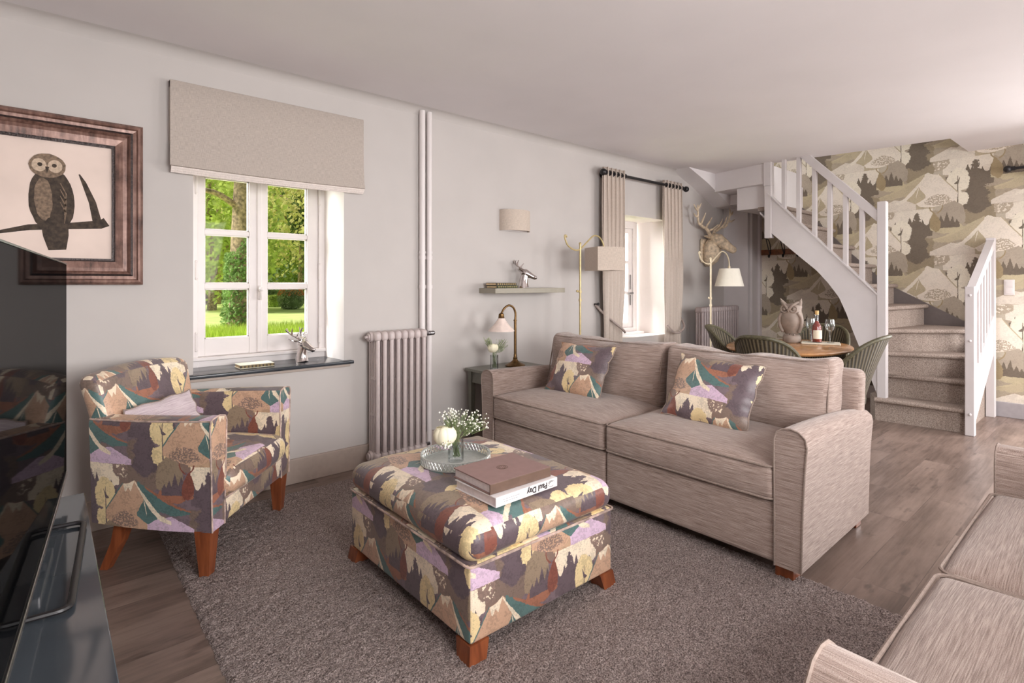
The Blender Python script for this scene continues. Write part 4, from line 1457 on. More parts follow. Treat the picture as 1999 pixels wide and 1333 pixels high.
# ---------------------------------------------------------------- picture with a plain perched bird
def picture():
    x0, x1, z0, z1 = -0.44, 0.372, 1.196, 1.992
    t = thing('framed_picture', 'sepia print of a perched bird in a wide bronze frame on the wall', 'picture', ((x0 + x1) / 2, 3.318, (z0 + z1) / 2))
    w, h = x1 - x0, z1 - z0
    prof = [(0.0, 0.0), (0.0, 0.028), (0.012, 0.042), (0.022, 0.044), (0.028, 0.036), (0.042, 0.034), (0.052, 0.038), (0.060, 0.030), (0.066, 0.022), (0.082, 0.024), (0.112, 0.018), (0.118, 0.016), (0.126, 0.016), (0.126, 0.004), (0.13, 0.004)]
    dark = (12, 13)
    def moulding(b, i0, i1):
        L = prof[i0:i1 + 1]
        vs = []
        for d, o in L:
            vs += [(-w / 2 + d, -o, -h / 2 + d), (w / 2 - d, -o, -h / 2 + d), (w / 2 - d, -o, h / 2 - d), (-w / 2 + d, -o, h / 2 - d)]
        fs = []
        for i in range(len(L) - 1):
            for k in range(4):
                k2 = (k + 1) % 4
                fs.append((i * 4 + k, i * 4 + k2, i * 4 + 4 + k2, i * 4 + 4 + k))
        b.add(vs, fs)
    b = B(); moulding(b, 0, 10); b.build('frame', M['frame'], t, smooth=False, fix=False)
    b = B(); moulding(b, 10, 14)
    b.build('inner_edge', M['frameline'], t, smooth=False, fix=False)
    b = B(); moulding(b, 5, 6)
    b.map(lambda p: (p[0], p[1] - 0.0008, p[2])).build('beading', M['frameline'], t, smooth=False, fix=False)
    b = B(); b.box(-w / 2 + 0.1, w / 2 - 0.1, -0.006, -0.002, -h / 2 + 0.1, h / 2 - 0.1)
    pr = b.build('print', M['mat_paper'], t, smooth=False)
    def flat(name, m, polys, off):
        b = B()
        for q in polys:
            b.prism(q, 'y', -0.006 - off, -0.0055 - off)
        return b.build(name, m, pr, smooth=False)
    cx = 0.055      # middle of the bird
    rr = random.Random(5)
    def ell(cx_, cz_, a, c, n=28, rot=0.0, jag=0.0):
        out = []
        for k in range(n):
            th = 2 * PI * k / n
            q = 1 + (rr.uniform(-jag, jag) if jag else 0)
            x, z = a * math.cos(th) * q, c * math.sin(th) * q
            out.append((cx_ + x * math.cos(rot) - z * math.sin(rot), cz_ + x * math.sin(rot) + z * math.cos(rot)))
        return out
    def band(pts, ws):
        L, R = [], []
        for i, (x, z) in enumerate(pts):
            x2, z2 = pts[min(i + 1, len(pts) - 1)]
            x1_, z1_ = pts[max(i - 1, 0)]
            d = math.hypot(x2 - x1_, z2 - z1_)
            nx, nz = -(z2 - z1_) / d, (x2 - x1_) / d
            L.append((x + nx * ws[i], z + nz * ws[i])); R.append((x - nx * ws[i], z - nz * ws[i]))
        return L + R[::-1]
    flat('branch', M['printdark'], [band([(cx - 0.20, -0.168), (cx - 0.08, -0.135), (cx + 0.06, -0.12), (cx + 0.18, -0.105), (cx + 0.205, -0.09)], [0.006, 0.013, 0.015, 0.020, 0.022])], 0.0006)
    flat('branch', M['printdark'], [band([(cx + 0.17, -0.10), (cx + 0.15, 0.0), (cx + 0.118, 0.09), (cx + 0.10, 0.13)], [0.018, 0.014, 0.009, 0.003])], 0.0003)
    flat('bird_body', M['printdark'], [ell(cx, -0.005, 0.082, 0.155, 36, 0.06, 0.02)], 0.0012)
    flat('bird_tail', M['printdark'], [band([(cx + 0.01, -0.10), (cx + 0.015, -0.17), (cx + 0.02, -0.235)], [0.05, 0.046, 0.032])], 0.0009)
    flat('bird_breast', M['printmid'], [ell(cx - 0.03, 0.0, 0.032, 0.10, 26, 0.05, 0.05)], 0.0018)
    flat('bird_head', M['printmid'], [ell(cx - 0.015, 0.155, 0.066, 0.056, 30, 0, 0.02)], 0.0024)
    flat('bird_face', M['printlight'], [ell(cx - 0.045, 0.155, 0.026, 0.03), ell(cx + 0.012, 0.155, 0.026, 0.03)], 0.003)
    flat('bird_eyes', M['printdark'], [ell(cx - 0.042, 0.158, 0.009, 0.009, 14), ell(cx + 0.009, 0.158, 0.009, 0.009, 14), [(cx - 0.024, 0.15), (cx - 0.009, 0.15), (cx - 0.0165, 0.122)]], 0.0036)
    flat('wing_lines', M['printmid'], [band([(cx + 0.03, 0.08 - 0.03 * k), (cx + 0.052, 0.03 - 0.03 * k), (cx + 0.045, -0.05 - 0.02 * k)], [0.0015, 0.0022, 0.0008]) for k in range(4)], 0.0036)
picture()

# ---------------------------------------------------------------- roman blind
def blind():
    x0, x1 = 0.487, 1.557
    t = thing('roman_blind', 'beige linen roman blind drawn up above the left window', 'roman blind', (0, 3.318, 0))
    b = B()
    n = 24
    # front sheet: flat, hung over the rail, bellied at the fold
    prof = [(-0.040, 2.262), (-0.046, 2.255), (-0.046, 2.10), (-0.048, 1.95), (-0.052, 1.86), (-0.060, 1.825), (-0.062, 1.815), (-0.052, 1.812), (-0.044, 1.83), (-0.040, 1.9), (-0.036, 2.26)]
    def g(u, v):
        i = v * (len(prof) - 1)
        k = min(int(i), len(prof) - 2); f = i - k
        y = prof[k][0] * (1 - f) + prof[k + 1][0] * f
        z = prof[k][1] * (1 - f) + prof[k + 1][1] * f
        return (x0 + (x1 - x0) * u + 0.010 * max(0, (1.95 - z)) * (u - 0.5) * 4, y - 0.003 * math.sin(u * 5) * (2.26 - z), z - 0.006 * math.sin(PI * u) * (1 if z < 1.9 else 0))
    b.grid(n, len(prof) - 1, g)
    b.build('fabric_front', M['blind'], t, angle=60)
    for k, (dy, z0, z1) in enumerate(((-0.046, 1.800, 1.83), (-0.038, 1.790, 1.825), (-0.030, 1.782, 1.82))):
        b = B()
        pr = [(dy + 0.006, z1), (dy - 0.004, z1 - 0.01), (dy - 0.006, z0 + 0.006), (dy, z0), (dy + 0.007, z0 + 0.008), (dy + 0.009, z1)]
        def g2(u, v, pr=pr):
            i = v * (len(pr) - 1); q = min(int(i), len(pr) - 2); f = i - q
            return (x0 + 0.004 + (x1 - x0) * u, pr[q][0] * (1 - f) + pr[q + 1][0] * f, pr[q][1] * (1 - f) + pr[q + 1][1] * f - 0.006 * math.sin(PI * u))
        b.grid(12, len(pr) - 1, g2)
        b.build('fold', M['blindedge'], t, angle=60)
    b = B(); b.rbox(x0, x1, -0.036, 0.0, 2.225, 2.262, 0.003); b.build('headrail', M['blind'], t, smooth=False)
    for s, x in ((-1, x0), (1, x1)):
        b = B()
        b.add([(x, -0.044, 2.26), (x, -0.002, 2.26), (x, -0.002, 1.96), (x, -0.046, 1.90)], [(0, 1, 2, 3)])
        b.build('side_return', M['blind'], t, smooth=False)
blind()

# ---------------------------------------------------------------- radiators, pipes
def radiator(name, label, x0, x1, y0, y1, z0, z1, n, m, valve=True, flat=False):
    t = thing(name, label, 'radiator', (x0, y0, 0))
    p = (x1 - x0) / n
    proto = None
    d = y1 - y0
    for i in range(n):
        if proto is None:
            b = B()
            xc = p / 2
            r = p * 0.30
            cols = 4 if not flat else 3
            for k in range(cols):
                y = r + (d - 2 * r) * k / (cols - 1)
                b.loft([(xc, y, z0 + 0.04), (xc, y, z1 - 0.04)], [(r, r)] * 2, 10, caps=False)
            # rounded top and bottom headers
            for zc in (z0 + 0.032, z1 - 0.032):
                b.rbox(xc - p * 0.49, xc + p * 0.49, -0.004, d + 0.004, zc - 0.032, zc + 0.032, p * 0.46, (1, 3, 1), 3)
            for zc in (z0 + (z1 - z0) * 0.36, z0 + (z1 - z0) * 0.64):
                b.rbox(xc - r * 0.8, xc + r * 0.8, 0.008, d - 0.008, zc - 0.012, zc + 0.012, 0.005)
            o = proto = b.build('section', m, t)
        else:
            o = proto.copy(); col.objects.link(o); o.parent = t
        o.location = (p * i, 0, 0)
    if valve:
        for z in (z0 + 0.035, z1 - 0.035):
            b = B()
            b.loft([(0.003, d / 2, z), (-0.014, d / 2, z)], 0.032, 14)
            b.loft([(-0.014, d / 2, z), (-0.024, d / 2, z)], 0.022, 12)
            if z > 0.5:
                b.loft([(-0.02, d / 2, z), (-0.042, d / 2, z)], 0.008, 8)
            b.build('end_plug', m, t)
        b = B()
        X = x1 - x0
        b.loft([(X - 0.005, d / 2, z1 - 0.035), (X + 0.05, d / 2, z1 - 0.035)], 0.012, 10)
        b.loft([(X + 0.018, d / 2, z1 - 0.035), (X + 0.034, d / 2, z1 - 0.035)], 0.02, 8)
        b.build('connector', M['steel'], t)
        b = B()
        b.loft([(X + 0.048, d / 2, z1 - 0.035), (X + 0.075, d / 2, z1 - 0.035)], 0.016, 10)
        b.ball((X + 0.078, d / 2, z1 - 0.035), 0.016, 10, 6)
        b.build('valve', M['steel'], t)
        b = B()
        b.loft([(X - 0.01, d / 2, z0 + 0.035), (X + 0.05, d / 2, z0 + 0.035)], 0.012, 10)
        b.build('connector', M['steel'], t)
    for k in (1, n - 2):
        b = B()
        b.rbox(p * k + 0.004, p * k + p - 0.004, 0.02, 0.05, 0.0, z0 + 0.01, 0.003)
        b.rbox(p * k + 0.004, p * k + p - 0.004, d - 0.05, d - 0.02, 0.0, z0 + 0.01, 0.003)
        b.build('foot', m, t)
    return t
radiator('column_radiator', 'pale cast column radiator under the two pipes', 1.585, 1.975, 3.165, 3.285, 0.055, 0.892, 8, M['rad'])
radiator('column_radiator', 'grey column radiator in the far corner behind the dining chairs', 5.19, 5.99, 2.97, 3.06, 0.08, 0.955, 16, M['raddark'], False, True)
for x, r, lab, zb in ((2.008, 0.021, 'left one of two thin white heating pipes rising to the ceiling', 0.02), (2.066, 0.019, 'right one of two thin white heating pipes rising to the ceiling', 0.02)):
    t = thing('heating_pipe', lab, 'pipe', (x, 3.295, 0), 0, 'white heating pipes')
    b = B(); b.loft([(0, 0, 0.0), (0, 0, 2.42)], r, 12); b.build('pipe', M['white'], t)
    for z in (1.385, 1.18):
        b = B()
        b.loft([(0, 0, z - 0.012), (0, 0, z + 0.012)], r + 0.004, 12)
        if z > 1.3:
            b.loft([(0, 0, z + 0.03), (0, 0, z + 0.045)], r + 0.004, 12)
        b.rbox(-0.008, 0.008, -0.006, 0.028, z - 0.01, z + 0.01, 0.002)
        b.build('clip', M['white'], t)
# ---------------------------------------------------------------- curtains and rod of the far window
def curtain(name, label, x0, x1, xb0, xb1, group, tie_x, side):
    """hung from z 2.26, drawn in towards the tieback at z 0.72"""
    t = thing(name, label, 'curtain', (0, 3.225, 0), 0, group)
    b = B()
    nu, nv = 90, 26
    def g(u, v):
        z = 2.285 - 2.27 * v
        tie = math.exp(-((z - 0.72) / 0.34) ** 2)
        a0 = x0 + (xb0 - x0) * min(1, v / 0.68)
        a1 = x1 + (xb1 - x1) * min(1, v / 0.68)
        cx_ = (a0 + a1) / 2
        w = (a1 - a0) * (1 - 0.18 * tie)
        amp = 0.026 * (1 - 0.45 * tie) * (0.75 + 0.25 * min(1, v * 6))
        ph = u * PI * 2 * 5.5
        x = cx_ + w * (u - 0.5) + 0.010 * math.sin(2 * ph)
        y = amp * math.sin(ph + 0.5 * math.sin(z * 2.0)) + 0.012 * math.sin(3 * z + 6 * u) * v
        if u < 0.02 or u > 0.98:
            y += 0.004
        return (x, y, z)
    b.grid(nu, nv, g)
    o = b.build('curtain_panel', M['curtain'], t, angle=180, fix=False, uvfn=lambda x, y, z, n: (x, z))
    sol = o.modifiers.new('thickness', 'SOLIDIFY'); sol.thickness = 0.004
    # eyelets on the rod
    for k in range(6):
        b = B()
        x = x0 + (x1 - x0) * (k + 0.5) / 5.9 + 0.005
        P = [(x, 0.021 * math.cos(a), 2.235 + 0.021 * math.sin(a)) for a in [2 * PI * q / 12 for q in range(12)]]
        b.loft(P, 0.005, 6, closed=True)
        b.build('eyelet', M['black'], t)
    # rope tieback
    b = B()
    hx = tie_x
    if side < 0:
        rope = bez([(hx, 0.085, 1.005), (hx + 0.05, 0.02, 0.92), (hx + 0.13, -0.05, 0.83), (hx + 0.22, -0.07, 0.765), (hx + 0.27, -0.05, 0.74)])
    else:
        rope = bez([(xb0 + 0.015, -0.02, 0.77), (xb0 + 0.06, -0.065, 0.70), (xb0 + 0.16, -0.075, 0.69), (xb0 + 0.28, -0.055, 0.75), (hx, 0.06, 0.86)])
    b.loft(rope, 0.011, 8)
    b.build('tieback', M['rope'], t)
    if side < 0:
        b = B(); b.loft([(hx, 0.095, 1.01), (hx, 0.055, 1.01)], 0.008, 8); b.ball((hx, 0.05, 1.012), 0.014, 10, 6)
        b.build('tieback_hook', M['black'], t)
    return t
M['rope'] = plain('grey taupe rope', (166, 152, 146), 0.85, var=0.2, scale=160, bump=0.5)
curtain('curtain', 'taupe curtain left of the far window, held by a dark hook', 3.90, 4.235, 3.90, 4.215, 'taupe eyelet curtains', 3.885, -1)
curtain('curtain', 'taupe curtain right of the far window beside the carved deer head', 4.875, 5.235, 4.89, 5.235, 'taupe eyelet curtains', 5.26, 1)
t = thing('curtain_rod', 'black curtain rod with ball ends above the far window', 'curtain rod', (0, 3.225, 2.235))
b = B(); b.loft([(3.92, 0, 0), (5.28, 0, 0)], 0.014, 12); b.build('rod', M['black'], t)
for x, s in ((3.90, -1), (5.30, 1)):
    b = B(); b.ball((x, 0, 0), 0.032, 14, 8); b.loft([(x, 0, 0), (x - s * 0.035, 0, 0)], 0.02, 12); b.build('finial', M['black'], t)
for x in (3.985, 5.215):
    b = B(); b.loft([(x, 0, 0), (x, 0.095, 0)], 0.009, 8); b.loft([(x, 0.08, 0), (x, 0.095, 0)], 0.03, 12); b.build('bracket', M['black'], t)

# ---------------------------------------------------------------- sconce, shelf and what stands on it
t = thing('wall_sconce', 'half-round beige linen wall light above the floating shelf', 'wall light', (2.885, 3.32, 1.71))
def half_shell(r, z0, z1, m, name, th=0.003):
    b = B()
    n = 24
    for rr_, flip in ((r, 0), (r - th, 1)):
        b.grid(n, 1, lambda u, v: (rr_ * 1.0 * math.cos(PI + PI * u), rr_ * 0.72 * math.sin(PI + PI * u), z0 + (z1 - z0) * v))
    o = b.build(name, m, t, angle=60)
    return o
half_shell(0.150, -0.083, 0.083, M['shadebeige'], 'shade')
b = B(); b.rbox(-0.06, 0.06, -0.022, 0.0, -0.05, 0.05, 0.004); b.rbox(-0.145, 0.145, -0.004, 0, -0.083, -0.070, 0.001); b.build('backplate', M['white'], t)
b = B(); b.loft([(0, -0.05, -0.03), (0, -0.05, 0.03)], 0.014, 10); b.loft([(0, -0.05, -0.02), (0, -0.015, -0.02)], 0.008, 8); b.build('bulb_holder', M['white'], t)

b = B(); b.rbox(2.530, 3.277, 3.12, 3.32, 1.1285, 1.167, 0.002)
tag(b.build('floating_shelf', M['shelfgrey'], smooth=False), 'grey green floating shelf holding two old books and a silver stag', 'shelf')

def old_book(name, label, cover, loc, rz, L, W_, T_, group=None, ribs=True, spine_m=None):
    """lies flat; spine along x at -y side"""
    t = thing(name, label, 'book', loc, rz, group)
    b = B()
    b.rbox(-L / 2, L / 2, -W_ / 2, W_ / 2, 0, 0.0035, 0.001)
    b.rbox(-L / 2, L / 2, -W_ / 2, W_ / 2, T_ - 0.0035, T_, 0.001)
    b.build('cover', cover, t, smooth=False)
    b = B()
    P = [(-W_ / 2 + 0.004, 0.0), (-W_ / 2 - 0.003, T_ * 0.25), (-W_ / 2 - 0.004, T_ * 0.5), (-W_ / 2 - 0.003, T_ * 0.75), (-W_ / 2 + 0.004, T_)]
    b.prism(P, 'x', -L / 2, L / 2)
    sp = b.build('spine', spine_m or cover, t, angle=30)
    b = B(); b.rbox(-L / 2 + 0.004, L / 2 - 0.004, -W_ / 2 + 0.004, W_ / 2 - 0.004, 0.003, T_ - 0.003, 0.001)
    b.build('pages', M['paper'], t, smooth=False)
    if ribs:
        b = B()
        for k in range(9):
            x = -L / 2 + L * (k + 0.7) / 9.4
            b.rbox(x - 0.006, x + 0.006, -W_ / 2 - 0.0055, -W_ / 2 - 0.002, T_ * 0.22, T_ * 0.78, 0.001)
        b.build('gilt_tooling', M['gilt'], sp, smooth=False)
    return t
M['gilt'] = plain('dull gilt', (122, 106, 68), 0.45, 0.3, var=0.3, scale=200)
M['gilt_dark'] = plain('dark gilt', (84, 74, 48), 0.45, 0.2, var=0.3, scale=200)
old_book('old_book', 'green bound old book, lower one of two on the shelf', M['green_cover'], (2.665, 3.205, 1.1672), 0, 0.205, 0.13, 0.020, 'old books on the shelf')
old_book('old_book', 'brown leather old book, upper one of two on the shelf', M['brown_cover'], (2.655, 3.206, 1.1875), 0.01, 0.20, 0.13, 0.021, 'old books on the shelf')
old_book('old_book', 'small cream book with dark gilt spine on the slate sill', M['cream_cover'], (0.935, 3.415, 0.7115), 0.03, 0.19, 0.11, 0.021, None, True, M['brown_cover'])

def stag_bust(name, label, loc, rz, s=1.0, m=None):
    """silver stag head on its own neck; looks along -y in its frame"""
    t = thing(name, label, 'ornament', loc, rz, 'silver stag heads')
    b = B()
    S = lambda *p: tuple(q * s for q in p)
    b.loft([S(0, 0.010, 0.0), S(0, 0.012, 0.012), S(0, 0.010, 0.05), S(0, 0.004, 0.085), S(0, -0.004, 0.115)],
           [(0.046 * s, 0.042 * s), (0.044 * s, 0.040 * s), (0.036 * s, 0.032 * s), (0.033 * s, 0.028 * s), (0.030 * s, 0.026 * s)], 16, up=(0, 1, 0))
    b.loft([S(0, 0.038, 0.132), S(0, 0.022, 0.130), S(0, -0.005, 0.122), S(0, -0.035, 0.108), S(0, -0.065, 0.093), S(0, -0.088, 0.083), S(0, -0.10, 0.080)],
           [0.008 * s, (0.026 * s, 0.025 * s), (0.034 * s, 0.030 * s), (0.027 * s, 0.025 * s), (0.019 * s, 0.018 * s), (0.017 * s, 0.017 * s), 0.008 * s], 16)
    for q in (-1, 1):
        b.ball(S(q * 0.026, -0.012, 0.130), 0.008 * s, 8, 6)
        b.ball(S(q * 0.010, -0.097, 0.086), 0.005 * s, 6, 4)
    b.build('head', M['chrome'], t, angle=80)
    for q in (-1, 1):
        b = B()
        b.loft([S(q * 0.022, 0.022, 0.138), S(q * 0.045, 0.035, 0.142), S(q * 0.066, 0.046, 0.150), S(q * 0.078, 0.052, 0.160)],
               [(0.006 * s, 0.009 * s), (0.006 * s, 0.016 * s), (0.004 * s, 0.012 * s), 0.002 * s], 10)
        b.build('ear', M['chrome'], t)
        b = B()
        main = bez([S(q * 0.014, 0.012, 0.148), S(q * 0.026, 0.045, 0.170), S(q * 0.050, 0.075, 0.195), S(q * 0.058, 0.090, 0.228)])
        b.loft(main, [0.0085 * s - 0.005 * s * i / (len(main) - 1) for i in range(len(main))], 8)
        for a, e in ((4, (0.030, 0.010, 0.200)), (9, (0.045, 0.050, 0.228)), (13, (0.085, 0.075, 0.222))):
            p = main[a]
            b.loft([tuple(p), tuple((Vector(p) + Vector(S(q * e[0], e[1], e[2]))) / 2 + Vector((0, 0.004 * s, 0))), S(q * e[0], e[1], e[2])], [0.006 * s, 0.005 * s, 0.002 * s], 8)
        b.build('antler', M['chrome'], t)
    return t
stag_bust('stag_ornament', 'silver stag head ornament facing right on the floating shelf', (2.91, 3.215, 1.1672), math.radians(52), 0.98)
stag_bust('stag_ornament', 'silver stag head ornament on the slate window sill', (1.225, 3.43, 0.7115), math.radians(26), 0.92)

# ---------------------------------------------------------------- carved deer head on the wall
def deer_head():
    t = thing('deer_head', 'bleached carved deer head with antlers on the far wall', 'deer head', (5.83, 3.316, 1.555))
    b = B()
    b.loft([(0, -0.022, -0.14), (0, -0.052, -0.12), (0, -0.088, -0.06), (0.0, -0.104, 0.0), (0.0, -0.106, 0.08), (0.0, -0.125, 0.14)],
           [(0.02, 0.02), (0.05, 0.06), (0.085, 0.09), (0.10, 0.10), (0.10, 0.09), (0.07, 0.07)], 16, up=(0, 1, 0))
    b.rbox(-0.10, 0.10, -0.03, 0.0, -0.11, 0.17, 0.03, (2, 1, 2), 2)
    hd = lambda x, y, z: (x, y, z)
    b.loft([(0, -0.075, 0.165), (0, -0.12, 0.165), (0, -0.18, 0.14), (0, -0.25, 0.095), (0, -0.32, 0.045), (0, -0.365, 0.02), (0, -0.385, 0.012)],
           [0.03, (0.068, 0.062), (0.078, 0.068), (0.062, 0.052), (0.045, 0.040), (0.040, 0.037), 0.018], 16)
    for q in (-1, 1):
        b.ball((q * 0.062, -0.185, 0.155), 0.016, 10, 6)
        b.ball((q * 0.022, -0.375, 0.022), 0.010, 8, 5)
    b.build('head', M['deerwood'], t, angle=80)
    for q in (-1, 1):
        b = B()
        b.loft([(q * 0.055, -0.10, 0.175), (q * 0.10, -0.10, 0.185), (q * 0.145, -0.105, 0.19), (q * 0.175, -0.11, 0.185)], [(0.012, 0.018), (0.010, 0.034), (0.008, 0.024), 0.004], 10)
        b.build('ear', M['deerwood'], t)
        b = B()
        main = bez([(q * 0.035, -0.10, 0.20), (q * 0.09, -0.09, 0.27), (q * 0.20, -0.09, 0.30), (q * 0.31, -0.11, 0.34), (q * 0.355, -0.13, 0.45), (q * 0.37, -0.135, 0.52)])
        n = len(main)
        b.loft(main, [0.021 - 0.013 * i / (n - 1) for i in range(n)], 8)
        for a, e in ((4, (0.05, -0.21, 0.32)), (8, (0.12, -0.17, 0.40)), (14, (0.24, -0.16, 0.44)), (21, (0.46, -0.14, 0.42)), (25, (0.44, -0.13, 0.52)), (26, (0.32, -0.15, 0.54))):
            p = main[a]
            m_ = (Vector(p) + Vector((q * e[0], e[1], e[2]))) / 2 + Vector((q * 0.006, 0, -0.012))
            b.loft([tuple(p), tuple(m_), (q * e[0], e[1], e[2])], [0.014, 0.011, 0.004], 8)
        b.build('antler', M['deerwood'], t)
    return t
deer_head()

# ---------------------------------------------------------------- floor lamps
def arc_lamp(name, label, X, Y, zt, m, shade_fn, sh, group=None, dx=1.0):
    t = thing(name, label, 'floor lamp', (X, Y, 0), 0, group)
    b = B(); b.lathe([(0.0, 0.0), (0.13, 0.0), (0.13, 0.012), (0.06, 0.022), (0.02, 0.035), (0.012, 0.06)], 28); b.build('base', m, t)
    b = B()
    b.loft([(0, 0, 0.04), (0, 0, zt + 0.035)], 0.0085, 10)
    for z in (zt - 0.36, zt - 0.43):
        b.loft([(0, 0, z - 0.010), (0, 0, z + 0.010)], 0.0135, 10)
    b.ball((0, 0, zt + 0.04), 0.012, 8, 6)
    b.build('pole', m, t)
    b = B()
    b.loft([(0, 0, zt - 0.36), (-0.03, 0.0, zt - 0.355)], 0.007, 8)
    b.ball((-0.035, 0, zt - 0.355), 0.011, 8, 5)
    b.build('knob', m, t)
    b = B()
    arm = bez([(-0.16, 0, zt + 0.085), (-0.175, 0, zt + 0.10), (-0.185, 0, zt + 0.085), (-0.15, 0, zt + 0.02), (-0.07, 0, zt - 0.015), (0.0, 0, zt - 0.005), (0.09, 0, zt + 0.06), (0.175, 0, zt + 0.115), (0.255, 0, zt + 0.10), (0.305, 0, zt + 0.03), (0.312, 0, zt - 0.05)])
    b.loft([(x * dx, y, z) for x, y, z in arm], 0.0068, 8)
    b.build('arm', m, t)
    b = B(); b.loft([(0.312 * dx, 0, zt - 0.03), (0.312 * dx, 0, zt - 0.10)], 0.013, 10); b.build('socket', m, t)
    shade_fn(t, 0.312 * dx, zt + sh)
    return t
def square_shade(t, x, z):
    b = B()
    a = 0.18; h = 0.2
    # four linen panels, seen almost corner-on
    c = [(x + a * math.cos(q), a * math.sin(q)) for q in [math.radians(-68 + 90 * k) for k in range(4)]]
    for k in range(4):
        p, q = c[k], c[(k + 1) % 4]
        for off in (0.0, 0.003):
            f = 1 - off / a
            P = [(x + (p[0] - x) * f, p[1] * f), (x + (q[0] - x) * f, q[1] * f)]
            b.add([(P[0][0], P[0][1], z - h), (P[1][0], P[1][1], z - h), (P[1][0], P[1][1], z), (P[0][0], P[0][1], z)], [(0, 1, 2, 3)])
    b.build('lamp_shade', M['shadebeige'], t, smooth=False, uvfn=lambda x, y, z, n: (x + y, z))
def cone_shade(t, x, z):
    b = B()
    b.lathe([(0.098, 0.0), (0.145, -0.185), (0.143, -0.185), (0.096, 0.0)], 32, (x, 0, z), caps=False)
    b.build('lamp_shade', M['shadewhite'], t, angle=60)
arc_lamp('floor_lamp', 'pale gold floor lamp with square beige shade behind the sofa', 3.365, 3.03, 1.495, M['gold'], square_shade, 0.02)
arc_lamp('floor_lamp', 'ivory floor lamp with white cone shade in front of the far radiator', 5.045, 2.795, 1.415, M['ivory'], cone_shade, -0.055, None, 1.2)

# ---------------------------------------------------------------- side table with lamp and flowers
t = thing('side_table', 'grey green side table in the corner behind the sofa arm', 'side table', (2.64, 3.095, 0))
b = B(); b.rbox(-0.275, 0.275, -0.185, 0.185, 0.553, 0.575, 0.004); b.build('tabletop', M['sage'], t, smooth=False)
b = B()
b.box(-0.245, 0.245, -0.165, -0.15, 0.47, 0.553); b.box(-0.245, 0.245, 0.15, 0.165, 0.47, 0.553)
b.box(-0.245, -0.23, -0.165, 0.165, 0.47, 0.553); b.box(0.23, 0.245, -0.165, 0.165, 0.47, 0.553)
b.build('apron', M['sage'], t, smooth=False)
for sx in (-1, 1):
    for sy in (-1, 1):
        b = B()
        x, y = sx * 0.235, sy * 0.152
        v = []
        for z, k in ((0.0, 0.013), (0.553, 0.021)):
            v += [(x - k, y - k, z), (x + k, y - k, z), (x + k, y + k, z), (x - k, y + k, z)]
        b.add(v, [(3, 2, 1, 0), (4, 5, 6, 7), (0, 1, 5, 4), (1, 2, 6, 5), (2, 3, 7, 6), (3, 0, 4, 7)])
        b.build('leg', M['sage'], t, smooth=False)

t = thing('table_lamp', 'brass table lamp with frosted glass shade on the side table', 'table lamp', (2.70, 3.09, 0.5755))
b = B(); b.lathe([(0.0, 0.0), (0.075, 0.0), (0.078, 0.008), (0.070, 0.014), (0.045, 0.026), (0.022, 0.042), (0.016, 0.055), (0.018, 0.062), (0.013, 0.070), (0.012, 0.09)], 28); b.build('base', M['brass'], t)
b = B()
b.loft([(0, 0, 0.06), (0, 0, 0.345)], 0.0105, 12)
b.loft([(0, 0, 0.345), (0, 0, 0.352)], 0.014, 12)
arc = bez([(0, 0, 0.345), (0.002, 0, 0.40), (-0.02, 0, 0.445), (-0.065, 0, 0.462), (-0.11, 0, 0.44), (-0.135, 0, 0.405)])
b.loft(arc, 0.0082, 10)
b.build('stem', M['brass'], t)
b = B(); b.lathe([(0.006, 0.015), (0.020, 0.005), (0.023, -0.025), (0.020, -0.03)], 18, (-0.137, 0, 0.395)); b.build('socket', M['brass'], t)
b = B(); b.lathe([(0.024, 0.0), (0.034, -0.018), (0.062, -0.055), (0.092, -0.085), (0.098, -0.096), (0.094, -0.096), (0.058, -0.057), (0.030, -0.02), (0.020, -0.002)], 32, (-0.137, 0, 0.370), caps=False); b.build('lamp_shade', M['glassshade'], t, angle=60)

def rose(b, c, r, seed):
    rnd = random.Random(seed)
    b.ball(c, r * 0.55, 12, 8)
    for ring, (rad, tilt, n) in enumerate(((0.40, 0.15, 5), (0.60, 0.40, 6), (0.80, 0.6, 7), (1.0, 0.85, 8))):
        for k in range(n):
            a = 2 * PI * k / n + ring * 0.5 + rnd.uniform(-.1, .1)
            def g(u, v):
                th = a + (u - 0.5) * 2.0 * PI / n * 1.25
                ph = -1.1 + v * 1.9
                q = r * (0.35 + rad * 0.65) * (1 + 0.10 * tilt * (v - 0.4)) * (1 - 0.10 * abs(2 * u - 1) ** 2 * v)
                return (c[0] + q * math.cos(ph) * math.cos(th), c[1] + q * math.cos(ph) * math.sin(th), c[2] + r * (0.08 - 0.10 * ring) + q * math.sin(ph) * 0.9)
            b.grid(5, 5, g)

